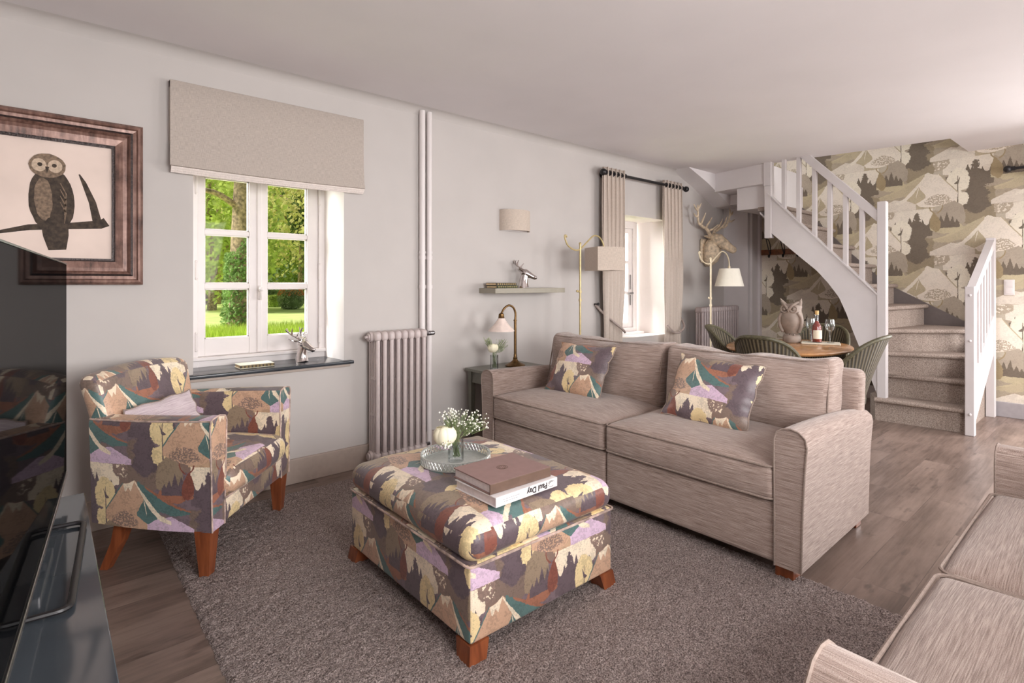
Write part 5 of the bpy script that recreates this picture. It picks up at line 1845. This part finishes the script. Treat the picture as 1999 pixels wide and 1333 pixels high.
def flowers(vase_label, rose_label, gyp_label, loc, vr, vh, rose_at, rr_, gyp_dirs, ngyp, cat_group, leafy=False):
    t = thing('glass_vase', vase_label, 'vase', loc)
    b = B(); b.lathe([(0.0, 0.0), (vr, 0.0), (vr, vh), (vr - 0.002, vh), (vr - 0.002, 0.008), (0.0, 0.008)], 24, caps=False); b.build('glass', M['clear'], t)
    r = thing('rose', rose_label, 'flower', (loc[0], loc[1], loc[2] + 0.002))
    b = B(); rose(b, rose_at, rr_, 4); b.build('petals', M['rose'], r, angle=180)
    b = B(); b.loft(bez([(vr * 0.5, -vr * 0.2, 0.012), (0.0, 0.0, vh * 0.7), (rose_at[0] * 0.7, rose_at[1] * 0.7, rose_at[2] * 0.8), (rose_at[0], rose_at[1], rose_at[2] - rr_ * 0.4)]), 0.0026, 6); b.build('stem', M['stem'], r)
    b = B()
    for k in range(5):
        a = 2 * PI * k / 5
        b.loft([(rose_at[0], rose_at[1], rose_at[2] - rr_ * 0.55), (rose_at[0] + rr_ * .5 * math.cos(a), rose_at[1] + rr_ * .5 * math.sin(a), rose_at[2] - rr_ * 0.75)], [(0.003, 0.006), (0.0008, 0.001)], 6)
    b.build('sepal', M['stem'], r)
    gy = thing('flower_spray', gyp_label, 'flowers', (loc[0], loc[1], loc[2] + 0.002))
    rnd = random.Random(11)
    bs, bf = B(), B()
    for k in range(ngyp):
        d = rnd.choice(gyp_dirs)
        tip = Vector((d[0] + rnd.uniform(-1, 1) * d[3], d[1] + rnd.uniform(-1, 1) * d[3], d[2] + rnd.uniform(-1, 1) * d[3] * 0.8))
        base = Vector((rnd.uniform(-.4, .4) * vr, rnd.uniform(-.4, .4) * vr, 0.012))
        neck = Vector((rnd.uniform(-.5, .5) * vr, rnd.uniform(-.5, .5) * vr, vh))
        if k % 9 == 0:
            bs.loft(bez([base, neck, (neck + tip) / 2 + Vector((0, 0, 0.008)), tip], 4), 0.0009, 4)
        else:
            q = neck.lerp(tip, rnd.uniform(.4, .7))
            bs.loft([q, tip], 0.0007, 4)
        bf.ball(tuple(tip), rnd.uniform(0.0028, 0.0045) * (1.0 if not leafy else 0.8), 6, 4)
    bs.build('stem', M['stem'], gy)
    f = bf.build('blossoms', M['gyp'] if not leafy else M['bud'], gy)
    f['kind'] = 'stuff'
    return t
M['bud'] = plain('pale green buds', (176, 184, 150), 0.7, var=0.15)
flowers('small glass vase of flowers on the grey green side table', 'white rose in the vase on the side table', 'thin green sprigs in the vase on the side table',
        (2.475, 3.065, 0.5755), 0.030, 0.105, (-0.012, 0.0, 0.165), 0.040, [(0.085, 0.01, 0.185, 0.035), (-0.055, 0.01, 0.21, 0.03), (0.05, 0.0, 0.15, 0.03)], 130, None, True)
# ---------------------------------------------------------------- on the ottoman
TOP = 0.442
def oval_tray():
    t = thing('round_tray', 'round silver filigree tray with flowers on the ottoman', 'tray', (1.318, 1.893, TOP + 0.002))
    R = 0.146
    b = B(); b.lathe([(0, 0), (R - 0.004, 0), (R - 0.001, 0.004), (R - 0.004, 0.006), (0, 0.005)], 48, caps=False); b.build('tray_base', M['traymetal'], t)
    b = B()
    for z in (0.006, 0.040):
        P = [(R * math.cos(a), R * math.sin(a), z) for a in [2 * PI * k / 64 for k in range(64)]]
        b.loft(P, 0.0028, 6, closed=True)
    b.build('rim_wire', M['traymetal'], t)
    b = B()
    n = 54
    for k in range(n):
        a0, a1 = 2 * PI * k / n, 2 * PI * (k + 1) / n
        for s in (0, 1):
            p, q = (a0, a1) if s else (a1, a0)
            am = (p + q) / 2
            b.loft([(R * math.cos(p), R * math.sin(p), 0.008), (R * math.cos(am), R * math.sin(am), 0.023), (R * math.cos(q), R * math.sin(q), 0.038)], 0.0022, 5)
    b.build('filigree', M['traymetal'], t)
M['traymetal'] = plain('grey silver metal', (200, 204, 200), 0.35, 0.55, var=0.05, scale=80)
oval_tray()
flowers('clear glass vase standing in the silver tray', 'large white rose in the vase on the tray', 'white gypsophila spray in the vase on the tray',
        (1.32, 1.895, TOP + 0.009), 0.034, 0.085, (-0.045, 0.015, 0.118), 0.050, [(0.02, 0.01, 0.175, 0.045), (0.10, -0.02, 0.155, 0.045), (0.06, 0.0, 0.13, 0.04), (-0.03, 0.02, 0.18, 0.03), (-0.06, -0.02, 0.085, 0.02)], 240, None)

def text_mesh(txt, size, m, parent, name, mat):
    cu = bpy.data.curves.new('lettering', 'FONT')
    cu.body = txt
    cu.size = size
    cu.extrude = 0.0003
    cu.offset = 0.0007
    cu.align_x = 'CENTER'
    cu.align_y = 'CENTER'
    tmp = bpy.data.objects.new('lettering', cu)
    col.objects.link(tmp)
    dg = bpy.context.evaluated_depsgraph_get()
    me = bpy.data.meshes.new_from_object(tmp.evaluated_get(dg))
    bpy.data.objects.remove(tmp)
    bpy.data.curves.remove(cu)
    me.materials.clear()
    me.materials.append(m)
    o = bpy.data.objects.new(name, me)
    col.objects.link(o)
    o.parent = parent
    o.matrix_local = mat
    return o

def big_book(name, label, loc, rz, L, W_, T_, cover, spine, pages):
    t = thing(name, label, 'book', loc, rz, 'large books on the ottoman')
    b = B()
    b.rbox(-L / 2, L / 2, -W_ / 2, W_ / 2, 0, 0.004, 0.0012)
    b.rbox(-L / 2, L / 2, -W_ / 2, W_ / 2, T_ - 0.004, T_, 0.0012)
    b.build('cover', cover, t, smooth=False)
    b = B(); b.rbox(-L / 2, L / 2, -W_ / 2 - 0.001, -W_ / 2 + 0.004, 0.0005, T_ - 0.0005, 0.0012); sp = b.build('spine', spine, t, smooth=False)
    b = B(); b.rbox(-L / 2 + 0.005, L / 2 - 0.005, -W_ / 2 + 0.004, W_ / 2 - 0.005, 0.004, T_ - 0.004, 0.001); b.build('pages', pages, t, smooth=False)
    return t, sp
t, sp = big_book('large_book', 'white large book with its name printed upside down on the spine, under the brown book', (1.297, 1.535, TOP + 0.001), 0.02, 0.30, 0.235, 0.034, M['white_cover'], M['white_cover'], M['pagewhite'])
# lettering, upside down on the spine facing the camera
def on_spine(x, z, W_):
    return Matrix.Translation((x, -W_ / 2 - 0.0016, z)) @ Matrix.Rotation(PI / 2, 4, 'X') @ Matrix.Rotation(PI, 4, 'Z')
text_mesh('Paul Day', 0.029, M['ink'], sp, 'title_lettering', on_spine(0.045, 0.018, 0.235))
b = B()
for k, (r0, a0, a1) in enumerate(((0.011, 0.3, 2.9), (0.0075, 0.6, 3.4), (0.0105, 3.3, 5.4))):
    pts = [(r0 * 1.6 * math.cos(a0 + (a1 - a0) * q / 10), r0 * math.sin(a0 + (a1 - a0) * q / 10)) for q in range(11)]
    b.loft([(x + 0.118, -0.1188, z + 0.018) for x, z in pts], [(0.0005, 0.0024 * (1 - abs(q - 5) / 6.5)) for q in range(11)], 6)
b.build('printed_mark', M['ink'], sp)
b = B()
for k, (x0, x1, z) in enumerate(((-0.12, -0.045, 0.021), (-0.115, -0.06, 0.013))):
    x = x0
    rnd = random.Random(k)
    while x < x1:
        w = rnd.uniform(0.004, 0.012)
        b.box(x, x + w, -0.1189, -0.1186, z - 0.0012, z + 0.0012)
        x += w + 0.003
b.build('small_print', M['grayink'], sp, smooth=False)
t, sp = big_book('large_book', 'mauve brown large book lying on top of the white book', (1.292, 1.553, TOP + 0.0365), -0.02, 0.285, 0.225, 0.036, M['mauve_cover'], M['mauve_spine'], M['pagewhite'])
b = B()
for r in (0.022, 0.015):
    b.loft([(r * math.cos(a), r * 0.9 * math.sin(a) + 0.0, 0.0362) for a in [2 * PI * k / 28 for k in range(28)]], [(0.0006, 0.0009)] * 28, 5, closed=True)
for k in range(6):
    a = 2 * PI * k / 6
    b.loft([(0.008 * math.cos(a), 0.008 * math.sin(a), 0.0362), (0.02 * math.cos(a + .4), 0.018 * math.sin(a + .4), 0.0362)], [(0.0006, 0.0012)] * 2, 5)
b.build('embossed_crest', M['mauve_spine'], t)

# ---------------------------------------------------------------- dining corner
def dining_table():
    t = thing('dining_table', 'oval honey oak dining table behind the sofa', 'dining table', (4.22, 1.71, 0))
    b = B()
    a, c = 0.555, 0.40
    n = 64
    prof = [(0.0, 0.712), (0.955, 0.712), (0.985, 0.718), (1.0, 0.728), (0.992, 0.736), (0.975, 0.740), (0.0, 0.740)]
    vs, fs = [], []
    for r, z in prof:
        for k in range(n):
            th = 2 * PI * k / n
            vs.append((a * r * math.cos(th), c * r * math.sin(th), z))
    for i in range(len(prof) - 1):
        for k in range(n):
            k2 = (k + 1) % n
            fs.append((i * n + k, i * n + k2, (i + 1) * n + k2, (i + 1) * n + k))
    b.add(vs, fs)
    b.build('tabletop', M['tabletop'], t, angle=30)
    b = B(); b.rbox(-0.17, 0.17, -0.14, 0.14, 0.675, 0.712, 0.006); b.build('bearer', M['tabletop'], t, smooth=False)
    b = B()
    b.lathe([(0.0, 0.0), (0.135, 0.0), (0.14, 0.012), (0.12, 0.03), (0.06, 0.05), (0.045, 0.10), (0.05, 0.30), (0.038, 0.45), (0.05, 0.60), (0.07, 0.68), (0.0, 0.68)], 28, caps=False); b.build('pedestal', M['tabletop'], t)
    return t
dining_table()

def wicker_chair():
    t = thing('wicker_chair', 'x', 'chair')
    # woven shell of the back, hollow and leaning out
    b = B()
    nu, nv = 28, 14
    H0, H1 = 0.40, 0.855
    def shell(off):
        def g(u, v):
            a = (u - 0.5) * math.radians(176)
            edge = abs(2 * u - 1)
            top = H0 + (H1 - H0) * math.sqrt(max(0.0, 1 - 0.93 * edge ** 2.6))
            z = H0 - 0.05 + (top - H0 + 0.05) * v
            h = (z - H0) / (H1 - H0)
            r = 0.205 + off + 0.02 * h
            return (r * math.sin(a) * 1.02, r * math.cos(a) * 0.92 + 0.02 + 0.13 * max(0, h) ** 1.3, z)
        return g
    b.grid(nu, nv, shell(0.0))
    b.grid(nu, nv, shell(-0.014))
    o = b.build('backrest', M['wicker'], t, angle=180, uvfn=lambda x, y, z, n: (math.atan2(x, y - 0.02) * 0.22, z))
    b = B()
    g = shell(-0.007)
    b.loft([g(k / 56, 1.0) for k in range(57)], 0.014, 8)
    b.build('rim', M['wickerrim'], t)
    b = B(); b.lathe([(0.0, 0.42), (0.17, 0.425), (0.205, 0.435), (0.218, 0.425), (0.215, 0.39), (0.20, 0.365), (0.0, 0.365)], 32, caps=False); b.build('seat', M['wicker'], t)
    for sx in (-1, 1):
        for y in (-0.15, 0.15):
            b = B(); b.loft([(sx * 0.15, y, 0.38), (sx * 0.175, y * 1.15, 0.0)], [0.014, 0.012], 10); b.build('leg', M['wickerrim'], t)
    return t
cc = wicker_chair()
spots = [('olive wicker chair nearest the far radiator', 4.20, 1.97, 0),
         ('olive wicker chair whose back is right behind the sofa', 3.81, 1.61, 0),
         ('olive wicker chair beyond the table under the stairs', 4.60, 1.685, 0),
         ('olive wicker chair at the table end beside the stair newel', 4.15, 1.41, 0)]
# local -y faces the table; rotation so the back (+y) points away from it
back = [(-0.25, 0.97), (-1, 0.0), (1, 0.02), (0.05, -1)]
for i, (lab, x, y, r) in enumerate(spots):
    o = cc if i == 0 else copy_tree(cc)
    bx, by = back[i]
    o.location = (x, y, 0)
    o.rotation_euler = (0, 0, math.atan2(-bx, by))
    o['label'] = lab
    o['group'] = 'wicker dining chairs'

TT = 0.7405
t = thing('owl_statue', 'brown grey pottery owl on the dining table', 'owl figure', (4.46, 1.785, TT), math.radians(-86))
b = B(); b.lathe([(0.0, 0.0), (0.058, 0.0), (0.064, 0.012), (0.066, 0.035), (0.060, 0.055), (0.05, 0.062), (0, 0.062)], 28, caps=False); b.build('plinth', M['owlstone'], t)
b = B()
b.lathe([(0.0, 0.055), (0.040, 0.057), (0.052, 0.075), (0.068, 0.115), (0.080, 0.155), (0.083, 0.19), (0.078, 0.22), (0.070, 0.24), (0.070, 0.26), (0.074, 0.28), (0.066, 0.295), (0.03, 0.302), (0.0, 0.302)], 32, caps=False, sx=1.0, sy=0.9)
# wing ridges
for s in (-1, 1):
    b.loft(bez([(s * 0.050, -0.020, 0.235), (s * 0.070, -0.012, 0.19), (s * 0.066, -0.006, 0.13), (s * 0.044, 0.0, 0.08)]), [(0.018, 0.040)] * 18 + [(0.006, 0.012)], 12)
b.build('body', M['owlstone'], t, angle=80)
for s in (-1, 1):
    b = B()
    b.loft([(s * 0.048, 0.0, 0.285), (s * 0.064, -0.012, 0.315), (s * 0.078, -0.022, 0.345)], [(0.022, 0.026), (0.014, 0.018), (0.002, 0.002)], 10); b.build('ear_tuft', M['owlstone'], t)
    b = B()
    P = [(s * 0.033 + 0.026 * math.cos(a), -0.062 - 0.004, 0.262 + 0.026 * math.sin(a)) for a in [2 * PI * k / 20 for k in range(20)]]
    b.loft(P, 0.006, 6, closed=True); b.ball((s * 0.033, -0.060, 0.262), 0.013, 12, 8); b.build('eye', M['owlstone'], t)
    b = B(); b.loft(bez([(s * 0.006, -0.074, 0.262), (s * 0.03, -0.070, 0.294), (s * 0.062, -0.040, 0.318)]), 0.009, 8); b.build('brow', M['owlstone'], t)
    b = B()
    for k in range(3):
        b.ball((s * 0.022 + (k - 1) * 0.012, -0.045, 0.062), 0.008, 8, 6, 0.8, 1.6, 0.8)
    b.build('claws', M['owlstone'], t)
b = B(); b.loft([(0, -0.066, 0.262), (0, -0.082, 0.252), (0, -0.078, 0.236)], [(0.008, 0.010), (0.007, 0.008), (0.002, 0.002)], 8); b.build('beak', M['owlstone'], t)

tx, ty = 4.49, 1.585
b = B(); b.rbox(-0.075, 0.075, -0.13, 0.13, 0, 0.012, 0.004)
o = b.build('serving_tray', M['tile'], smooth=False, loc=(tx, ty, TT), rz=math.radians(20)); tag(o, 'small white tray carrying bottle and glasses on the dining table', 'tray')
z = TT + 0.0125
t = thing('liqueur_bottle', 'bottle of red liqueur with cream label on the white tray', 'bottle', (4.47, 1.605, z))
b = B(); b.lathe([(0.0, 0.0), (0.032, 0.0), (0.034, 0.004), (0.034, 0.115), (0.030, 0.132), (0.016, 0.152), (0.0125, 0.165), (0.0125, 0.205), (0.015, 0.207), (0.015, 0.214), (0.0, 0.214)], 24, caps=False); b.build('glass', M['clear'], t)
b = B(); b.lathe([(0.0, 0.004), (0.0315, 0.004), (0.0315, 0.114), (0.028, 0.130), (0.014, 0.15), (0.011, 0.163), (0.0, 0.163)], 24, caps=False); b.build('liqueur', M['wine'], t)
b = B()
b.grid(16, 1, lambda u, v: (0.0346 * math.cos(PI * 0.75 + PI * 0.9 * u + 0.35), 0.0346 * math.sin(PI * 0.75 + PI * 0.9 * u + 0.35), 0.028 + 0.066 * v)); b.build('paper_label', M['cream_cover'], t)
b = B(); b.lathe([(0.0, 0.21), (0.0125, 0.21), (0.0135, 0.218), (0.0135, 0.242), (0.0, 0.243)], 16, caps=False); b.build('stopper', M['cork'], t)
def wine_glass(label, x, y):
    t = thing('wine_glass', label, 'glass', (x, y, z), 0, 'stem glasses on the tray')
    b = B()
    b.lathe([(0.0, 0.0), (0.028, 0.0), (0.029, 0.002), (0.008, 0.006), (0.004, 0.012), (0.0035, 0.075), (0.008, 0.082), (0.026, 0.098), (0.034, 0.125), (0.033, 0.155), (0.029, 0.178), (0.028, 0.178), (0.032, 0.154), (0.033, 0.125), (0.025, 0.099), (0.0, 0.085)], 24, caps=False)
    b.build('glass', M['clear'], t)
wine_glass('empty stem glass right of the bottle on the white tray', 4.505, 1.525)
wine_glass('empty stem glass left of the bottle on the white tray', 4.515, 1.665)
# ---------------------------------------------------------------- the garden outside
b = B()
b.grid(30, 40, lambda u, v: (-60 + 130 * u, 3.9 + 90 * v, -0.02 + (0.05 * math.sin(u * 40) * math.sin(v * 30))))
o = b.build('garden_lawn', M['lawn'], fix=False, angle=180)
o['kind'] = 'structure'

rnd = random.Random(21)
def leaf_quads(b, pts, s0, s1):
    for p in pts:
        s = rnd.uniform(s0, s1)
        n = Vector((rnd.uniform(-1, 1), rnd.uniform(-1, 1), rnd.uniform(-1, 1)))
        if n.length < 0.1:
            continue
        n.normalize()
        u = n.orthogonal().normalized()
        w = n.cross(u)
        P = Vector(p)
        b.add([P - u * s, P - w * s * 0.55, P + u * s, P + w * s * 0.55], [(0, 1, 2, 3)])

def in_blob(c, r, n, fill=0.55):
    out = []
    for _ in range(n):
        d = Vector((rnd.gauss(0, 1), rnd.gauss(0, 1), rnd.gauss(0, 1)))
        d.normalize()
        q = fill + (1 - fill) * rnd.random()
        out.append((c[0] + d.x * r[0] * q, c[1] + d.y * r[1] * q, c[2] + d.z * r[2] * q))
    return out

# the ivy-clad trunk close to the window
t = thing('tree', 'tall old tree with ivy up its trunk seen in the left window sash', 'tree', (3.80, 15.0, 0))
b = B()
tr = bez([(0, 0, -0.1), (0.01, 0, 0.4), (0.04, 0, 2.0), (0.12, 0, 4.0), (0.26, 0.1, 7.0), (0.30, 0.1, 10.0)], 5)
b.loft(tr, [0.47 - 0.12 * min(1, i / 6) - 0.10 * (i / 25) for i in range(len(tr))], 16)
b.loft(bez([(0.0, 0, 3.1), (-0.7, -0.2, 3.45), (-1.5, -0.3, 3.4), (-2.0, -0.2, 3.1)]), [0.09 - 0.004 * i for i in range(19)], 7)
b.build('trunk', M['bark'], t)
b = B()
pts = []
for _ in range(5200):
    z = rnd.random() ** 0.8 * 3.4
    a = rnd.uniform(0, 2 * PI)
    if z > 2.0 and math.cos(a) < (z - 2.6) * 0.9 - 0.1:
        continue
    r = 0.40 - 0.03 * z + rnd.uniform(0, 0.10)
    pts.append((0.03 * z + r * math.cos(a), r * math.sin(a), z))
leaf_quads(b, pts, 0.035, 0.07)
f = b.build('ivy', M['leafdark'], t, smooth=False, fix=False); f['kind'] = 'stuff'
b = B()
leaf_quads(b, in_blob((0.4, 0.5, 8.5), (4.5, 4.5, 3.6), 2600, 0.3), 0.12, 0.25)
f = b.build('foliage', M['leafgreen'], t, smooth=False, fix=False); f['kind'] = 'stuff'

def bg_tree(label, x, y, h, r, m, n, trunk=0.22, fill=0.45, low=0.25):
    t = thing('tree', label, 'tree', (x, y, 0), 0, 'trees beyond the lawn')
    b = B()
    P = bez([(0, 0, -0.1), (0.1, 0, h * 0.35), (-0.1, 0.1, h * 0.7), (0.1, 0, h)], 4)
    b.loft(P, [trunk * (1 - 0.07 * i) for i in range(len(P))], 8)
    for k in range(5):
        a = rnd.uniform(0, 2 * PI); z = h * rnd.uniform(0.25, 0.6)
        b.loft(bez([(0, 0, z), (r * 0.35 * math.cos(a), r * 0.35 * math.sin(a), z + h * 0.10), (r * 0.8 * math.cos(a), r * 0.8 * math.sin(a), z + h * 0.13)], 4), [trunk * 0.4 * (1 - 0.1 * i) for i in range(9)], 6)
    b.build('trunk', M['bark'], t)
    b = B()
    pts = []
    for k in range(9):
        a = rnd.uniform(0, 2 * PI)
        c = (r * 0.5 * math.cos(a), r * 0.5 * math.sin(a), h * rnd.uniform(low + 0.15, 0.85))
        pts += in_blob(c, (r * 0.62, r * 0.62, h * 0.22), n // 9, fill)
    leaf_quads(b, pts, 0.09, 0.20)
    f = b.build('foliage', m, t, smooth=False, fix=False); f['kind'] = 'stuff'
kinds = [('leafgreen', 'fresh green'), ('leafyellow', 'yellow green'), ('leafgreen', 'fresh green'), ('leafyellow', 'yellow green'), ('leafdeep', 'dark evergreen')]
places = [('tall fresh green tree left of the ivy trunk', 3.2, 30, 11, 4.6, 'leafgreen', 4200), ('fresh green tree far behind the ivy trunk', 8.0, 37, 13, 5.2, 'leafgreen', 4200),
          ('yellow green spring tree in the right window sash', 11.6, 33, 12, 5.0, 'leafyellow', 4600), ('yellow green tree behind the flowering shrub', 15.2, 38, 13, 5.4, 'leafyellow', 4600),
          ('dark evergreen tree at the right edge of the window', 11.6, 31.5, 6.5, 1.1, 'leafdeep', 2600), ('low fresh green tree at the left window edge', 5.6, 27, 7, 3.0, 'leafgreen', 3000)]
for lab, x, y, h, r, m, n in places:
    bg_tree(lab, x, y, h, r, M[m], n, 0.2 if r > 2 else 0.1, 0.4, 0.1)

# continuous woodland edge behind
t = thing('woodland_edge', 'dense green thicket closing the garden behind the trees', 'bushes', (14, 47, 0))
b = B()
pts = []
for k in range(70):
    c = (rnd.uniform(-16, 18), rnd.uniform(-2, 2), rnd.uniform(0.5, 11))
    pts += in_blob(c, (2.6, 1.6, 2.2), 190, 0.5)
leaf_quads(b, pts, 0.18, 0.34)
f = b.build('foliage', M['leafgreen'], t, smooth=False, fix=False); t['kind'] = 'stuff'
b = B()
b.grid(60, 24, lambda u, v: (-20 + 42 * u, 2.6 + 0.8 * math.sin(u * 60) * math.sin(v * 17 + u * 9), 13.5 * v + 0.5 * math.sin(u * 31)))
b.build('inner_foliage', M['leafdeep'], t, fix=False)

def hedge(name, label, x, y, w, d, h, m, n, cat):
    t = thing(name, label, cat, (x, y, 0))
    b = B(); b.rbox(-w / 2 + 0.08, w / 2 - 0.08, -d / 2 + 0.08, d / 2 - 0.08, 0, h - 0.08, 0.15, (3, 2, 2), 2); b.build('body', m, t)
    b = B()
    pts = [(rnd.uniform(-w / 2, w / 2), rnd.choice((-d / 2, rnd.uniform(-d / 2, d / 2))), rnd.uniform(0, h)) for _ in range(n)]
    leaf_quads(b, pts, 0.04, 0.08)
    f = b.build('foliage', m, t, smooth=False, fix=False); f['kind'] = 'stuff'
    return t
hedge('hedge', 'dark green hedge at the back of the lawn', 9.5, 33.5, 3.0, 0.8, 0.9, M['leafdeep'], 900, 'hedge')
hedge('hedge', 'bright clipped box hedge beside the flowering shrub', 9.05, 29.5, 0.75, 0.7, 0.62, M['leafgreen'], 700, 'hedge')
hedge('hedge', 'long green hedge left of the ivy trunk', 5.2, 35, 4.5, 0.9, 0.85, M['leafgreen'], 1200, 'hedge')
t = thing('flowering_shrub', 'round shrub with orange blossoms on the lawn', 'shrub', (8.72, 26.0, 0))
b = B(); b.ball((0, 0, 0.45), 0.5, 14, 9); b.build('body', M['leafdeep'], t)
b = B(); leaf_quads(b, in_blob((0, 0, 0.48), (0.62, 0.5, 0.55), 1800, 0.85), 0.03, 0.07); f = b.build('foliage', M['shrubleaf'], t, smooth=False, fix=False); f['kind'] = 'stuff'
b = B(); leaf_quads(b, [p for p in in_blob((0, 0, 0.55), (0.62, 0.52, 0.58), 1300, 0.95) if p[2] > 0.66], 0.025, 0.05); f = b.build('blossoms', M['flowerred'], t, smooth=False, fix=False); f['kind'] = 'stuff'

t = thing('garden_seat', 'weathered curved garden seat left of the ivy tree', 'garden seat', (5.05, 27.2, 0), 0.3)
b = B(); b.loft(bez([(-0.55, 0, 0.42), (-0.4, 0, 0.25), (-0.1, 0, 0.18), (0.2, 0, 0.24), (0.35, 0, 0.42)]), [(0.06, 0.30)] * 25, 10); b.build('seat', M['garden_stone'], t)
b = B(); b.loft(bez([(0.02, 0.1, 0.35), (0.1, 0.12, 0.65), (0.3, 0.12, 0.72), (0.45, 0.1, 0.55)]), [(0.10, 0.26)] * 19, 10); b.build('backrest', M['garden_stone'], t)
b = B(); b.loft([(-0.25, 0, 0.0), (-0.25, 0, 0.2)], 0.12, 10); b.build('foot', M['garden_stone'], t)
b = B(); b.loft([(0.25, 0, 0.0), (0.25, 0, 0.24)], 0.12, 10); b.build('foot', M['garden_stone'], t)

# unmown grass in front of the tree
b = B()
for _ in range(7000):
    x, y = rnd.uniform(1.8, 6.2), rnd.uniform(13.0, 14.6)
    h = rnd.uniform(0.10, 0.30)
    a = rnd.uniform(0, PI)
    dx, dy = 0.012 * math.cos(a), 0.012 * math.sin(a)
    lx, ly = rnd.uniform(-.08, .08), rnd.uniform(-.05, .05)
    b.add([(x - dx, y - dy, -0.05), (x + dx, y + dy, -0.05), (x + lx, y + ly, h)], [(0, 1, 2)])
o = b.build('tall_grass', M['grass'], smooth=False, fix=False)
tag(o, 'strip of tall bright grass in front of the ivy tree', 'grass', kind='stuff')

# neighbouring stone wall seen through the far window
b = B(); b.rbox(6.8, 12.5, 6.6, 7.1, -0.1, 5.5, 0.02)
struct(b.build('wall_outside', M['stone'], smooth=False))
